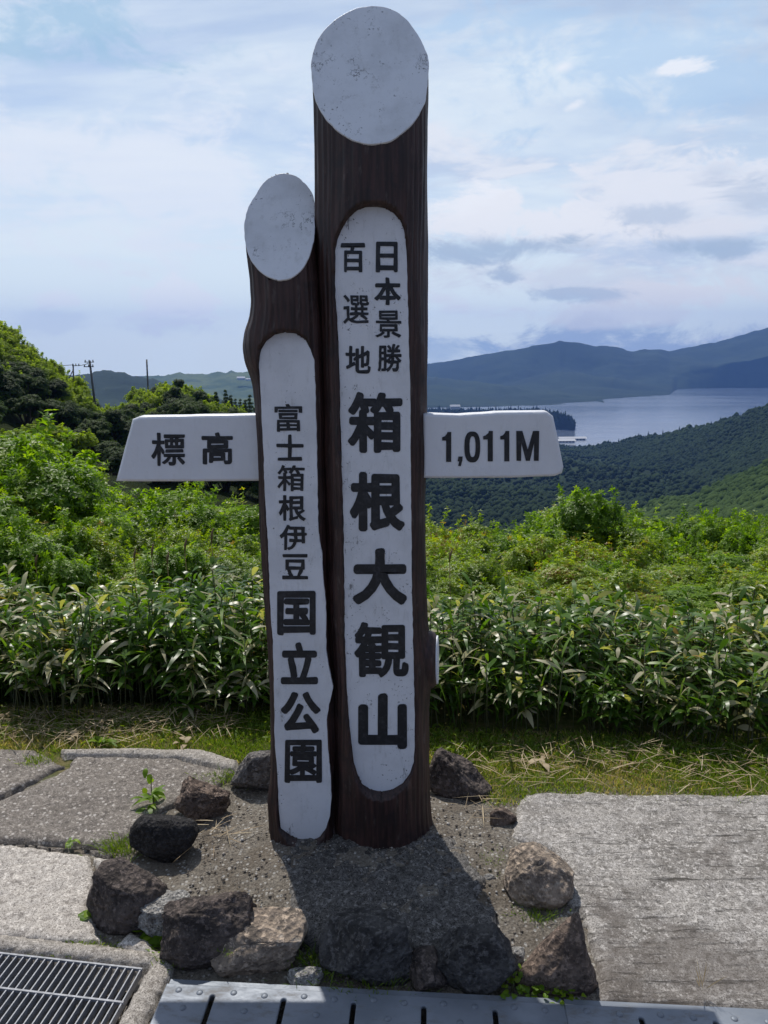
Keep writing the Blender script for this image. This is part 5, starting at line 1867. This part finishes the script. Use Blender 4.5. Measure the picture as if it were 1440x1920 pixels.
def character(ch, bx, Yp, parent, weight=0.02, seed=0):
    me = glyph_mesh(ch, 0.0)
    V = np.array([tuple(v.co) for v in me.vertices])
    polys = [list(p.vertices) for p in me.polygons]
    # heavier brush: the stroke laid down several times side by side, each pass a hair in front of the last
    offs = [(0, 0)] + [(math.cos(a), math.sin(a)) for a in np.linspace(0, 2 * math.pi, 12, endpoint=False)] + [(0.5 * math.cos(a), 0.5 * math.sin(a)) for a in np.linspace(0.3, 2 * math.pi + 0.3, 5, endpoint=False)]
    AV, AF = [], []
    for k, (ox, oy) in enumerate(offs):
        AF += [[i + k * len(V) for i in p] for p in polys]
        AV.append(np.stack([V[:, 0] + ox * weight, V[:, 1] + oy * weight, V[:, 2] * 0 + k], -1))
    AV = np.concatenate(AV)
    mn, mx = AV.min(0), AV.max(0)
    s = (AV[:, 0] - mn[0]) / (mx[0] - mn[0])
    t = (AV[:, 1] - mn[1]) / (mx[1] - mn[1])
    x0, y0, x1, y1 = bx
    jit = 0.9
    nx = vnoise(np.stack([s * 7, t * 7, s * 0 + seed], -1), seed) * jit
    ny = vnoise(np.stack([s * 7, t * 7, s * 0 + seed + 9], -1), seed + 1) * jit
    pts = [tuple(on_y(x0 + (x1 - x0) * a + dx, y1 + (y0 - y1) * b + dy, Yp - 0.00004 * k) - SIGN_OFF) for a, b, dx, dy, k in zip(s, t, nx, ny, AV[:, 2])]
    bpy.data.meshes.remove(me)
    me = mesh('character', pts, AF, BLACK)
    return obj('character', me, parent)


def poly_char(rings, Yp, parent, name='numeral'):
    """drawn numeral or letter: rings of picture points on the board"""
    w2 = []
    for r in rings:
        w2.append([(on_y(x_, y_, Yp).x, on_y(x_, y_, Yp).z) for x_, y_ in r])
    me = poly_slab(name, w2[0], 0.0012, BLACK, holes=w2[1:])
    me.transform(Matrix.Translation((0, Yp - 2.2, 0)) @ Matrix.Rotation(math.pi / 2, 4, 'X'))
    return obj(name, me, parent)


PT, PS, PA = 2.112 - 0.0012, 2.108 - 0.0012, AY - 0.0012
for i, (ch, bx, wt) in enumerate([('日', (705, 453, 746, 510), 0.030), ('本', (702, 520, 752, 572), 0.032), ('景', (704, 582, 752, 634), 0.016), ('勝', (708, 645, 753, 697), 0.020),
                                  ('百', (639, 456, 684, 511), 0.024), ('選', (643, 553, 692, 607), 0.014), ('地', (648, 648, 695, 700), 0.026),
                                  ('箱', (652, 735, 755, 849), 0.034), ('根', (656, 884, 759, 996), 0.042), ('大', (661, 1028, 764, 1134), 0.050), ('観', (664, 1166, 766, 1271), 0.030), ('山', (672, 1300, 763, 1404), 0.050)]):
    character(ch, bx, PT, tall, wt, i)
for i, (ch, bx, wt) in enumerate([('富', (515, 757, 566, 809), 0.016), ('士', (518, 815, 569, 864), 0.026), ('箱', (520, 872, 571, 921), 0.020), ('根', (522, 928, 573, 977), 0.024), ('伊', (525, 984, 575, 1032), 0.026), ('豆', (529, 1039, 578, 1086), 0.024),
                                  ('国', (520, 1108, 592, 1191), 0.036), ('立', (526, 1204, 597, 1283), 0.044), ('公', (526, 1297, 601, 1375), 0.046), ('園', (534, 1387, 603, 1468), 0.028)]):
    character(ch, bx, PS, short, wt, 20 + i)
for i, (ch, bx, wt) in enumerate([('標', (284, 812, 347, 873), 0.020), ('高', (378, 811, 437, 871), 0.028)]):
    character(ch, bx, PA, lb, wt, 40 + i)


def one(x0, x1, y0, y1, w_=9.5):
    return [[(x1, y0), (x1, y1), (x1 - w_, y1), (x1 - w_, y0 + 16), (x0, y0 + 16), (x0, y0 + 10), (x0 + 5, y0 + 8), (x1 - w_ + 1, y0 + 4), (x1 - w_ + 2.5, y0)]]


poly_char(one(829, 846, 810, 866), PA, rb)
poly_char(one(906, 924, 808, 865), PA, rb)
poly_char(one(938, 955, 808, 865), PA, rb)
poly_char([[(859.5, 856), (867.5, 856), (867, 863), (864, 874), (859, 873.5), (861, 865), (858, 865)]], PA, rb, 'comma')


def ell(cx_, cy_, a_, b_, p=2.6, n_=36):
    r = []
    for t in np.linspace(0, 2 * math.pi, n_, endpoint=False):
        c, s = math.cos(t), math.sin(t)
        r.append((cx_ + a_ * abs(c) ** (2 / p) * (1 if c >= 0 else -1), cy_ + b_ * abs(s) ** (2 / p) * (1 if s >= 0 else -1)))
    return r


poly_char([ell(885.5, 838, 14.8, 29), ell(886, 837.5, 5.6, 19.5)], PA, rb)
poly_char([[(968, 808), (979.5, 808), (989.5, 843), (999.5, 808), (1011, 808), (1010, 864), (1001, 864), (1001.5, 830), (993.5, 864), (986, 864), (977.5, 830), (977, 864), (968.5, 864)]], PA, rb, 'letter')

# ------------------------------------------------------------------ the air
def haze(x0, x1, y0, y1, z0, z1, dens):
    m = bpy.data.materials.new('air_haze')
    m.use_nodes = True
    t = NT(m.node_tree)
    v = t.n('ShaderNodeVolumePrincipled', {'Color': (0.19, 0.38, 0.93, 1), 'Density': dens, 'Anisotropy': 0.15})
    t.n('ShaderNodeOutputMaterial', {'Volume': v.outputs[0]})
    o = obj('haze', mesh('haze', *box(x0, x1, y0, y1, z0, z1), m))
    tag(o, kind='stuff')


HAZE = 7.0e-5
haze(-9500, 9500, -9500, 9700, LAKE_Z - 16.0, 430.0, HAZE)
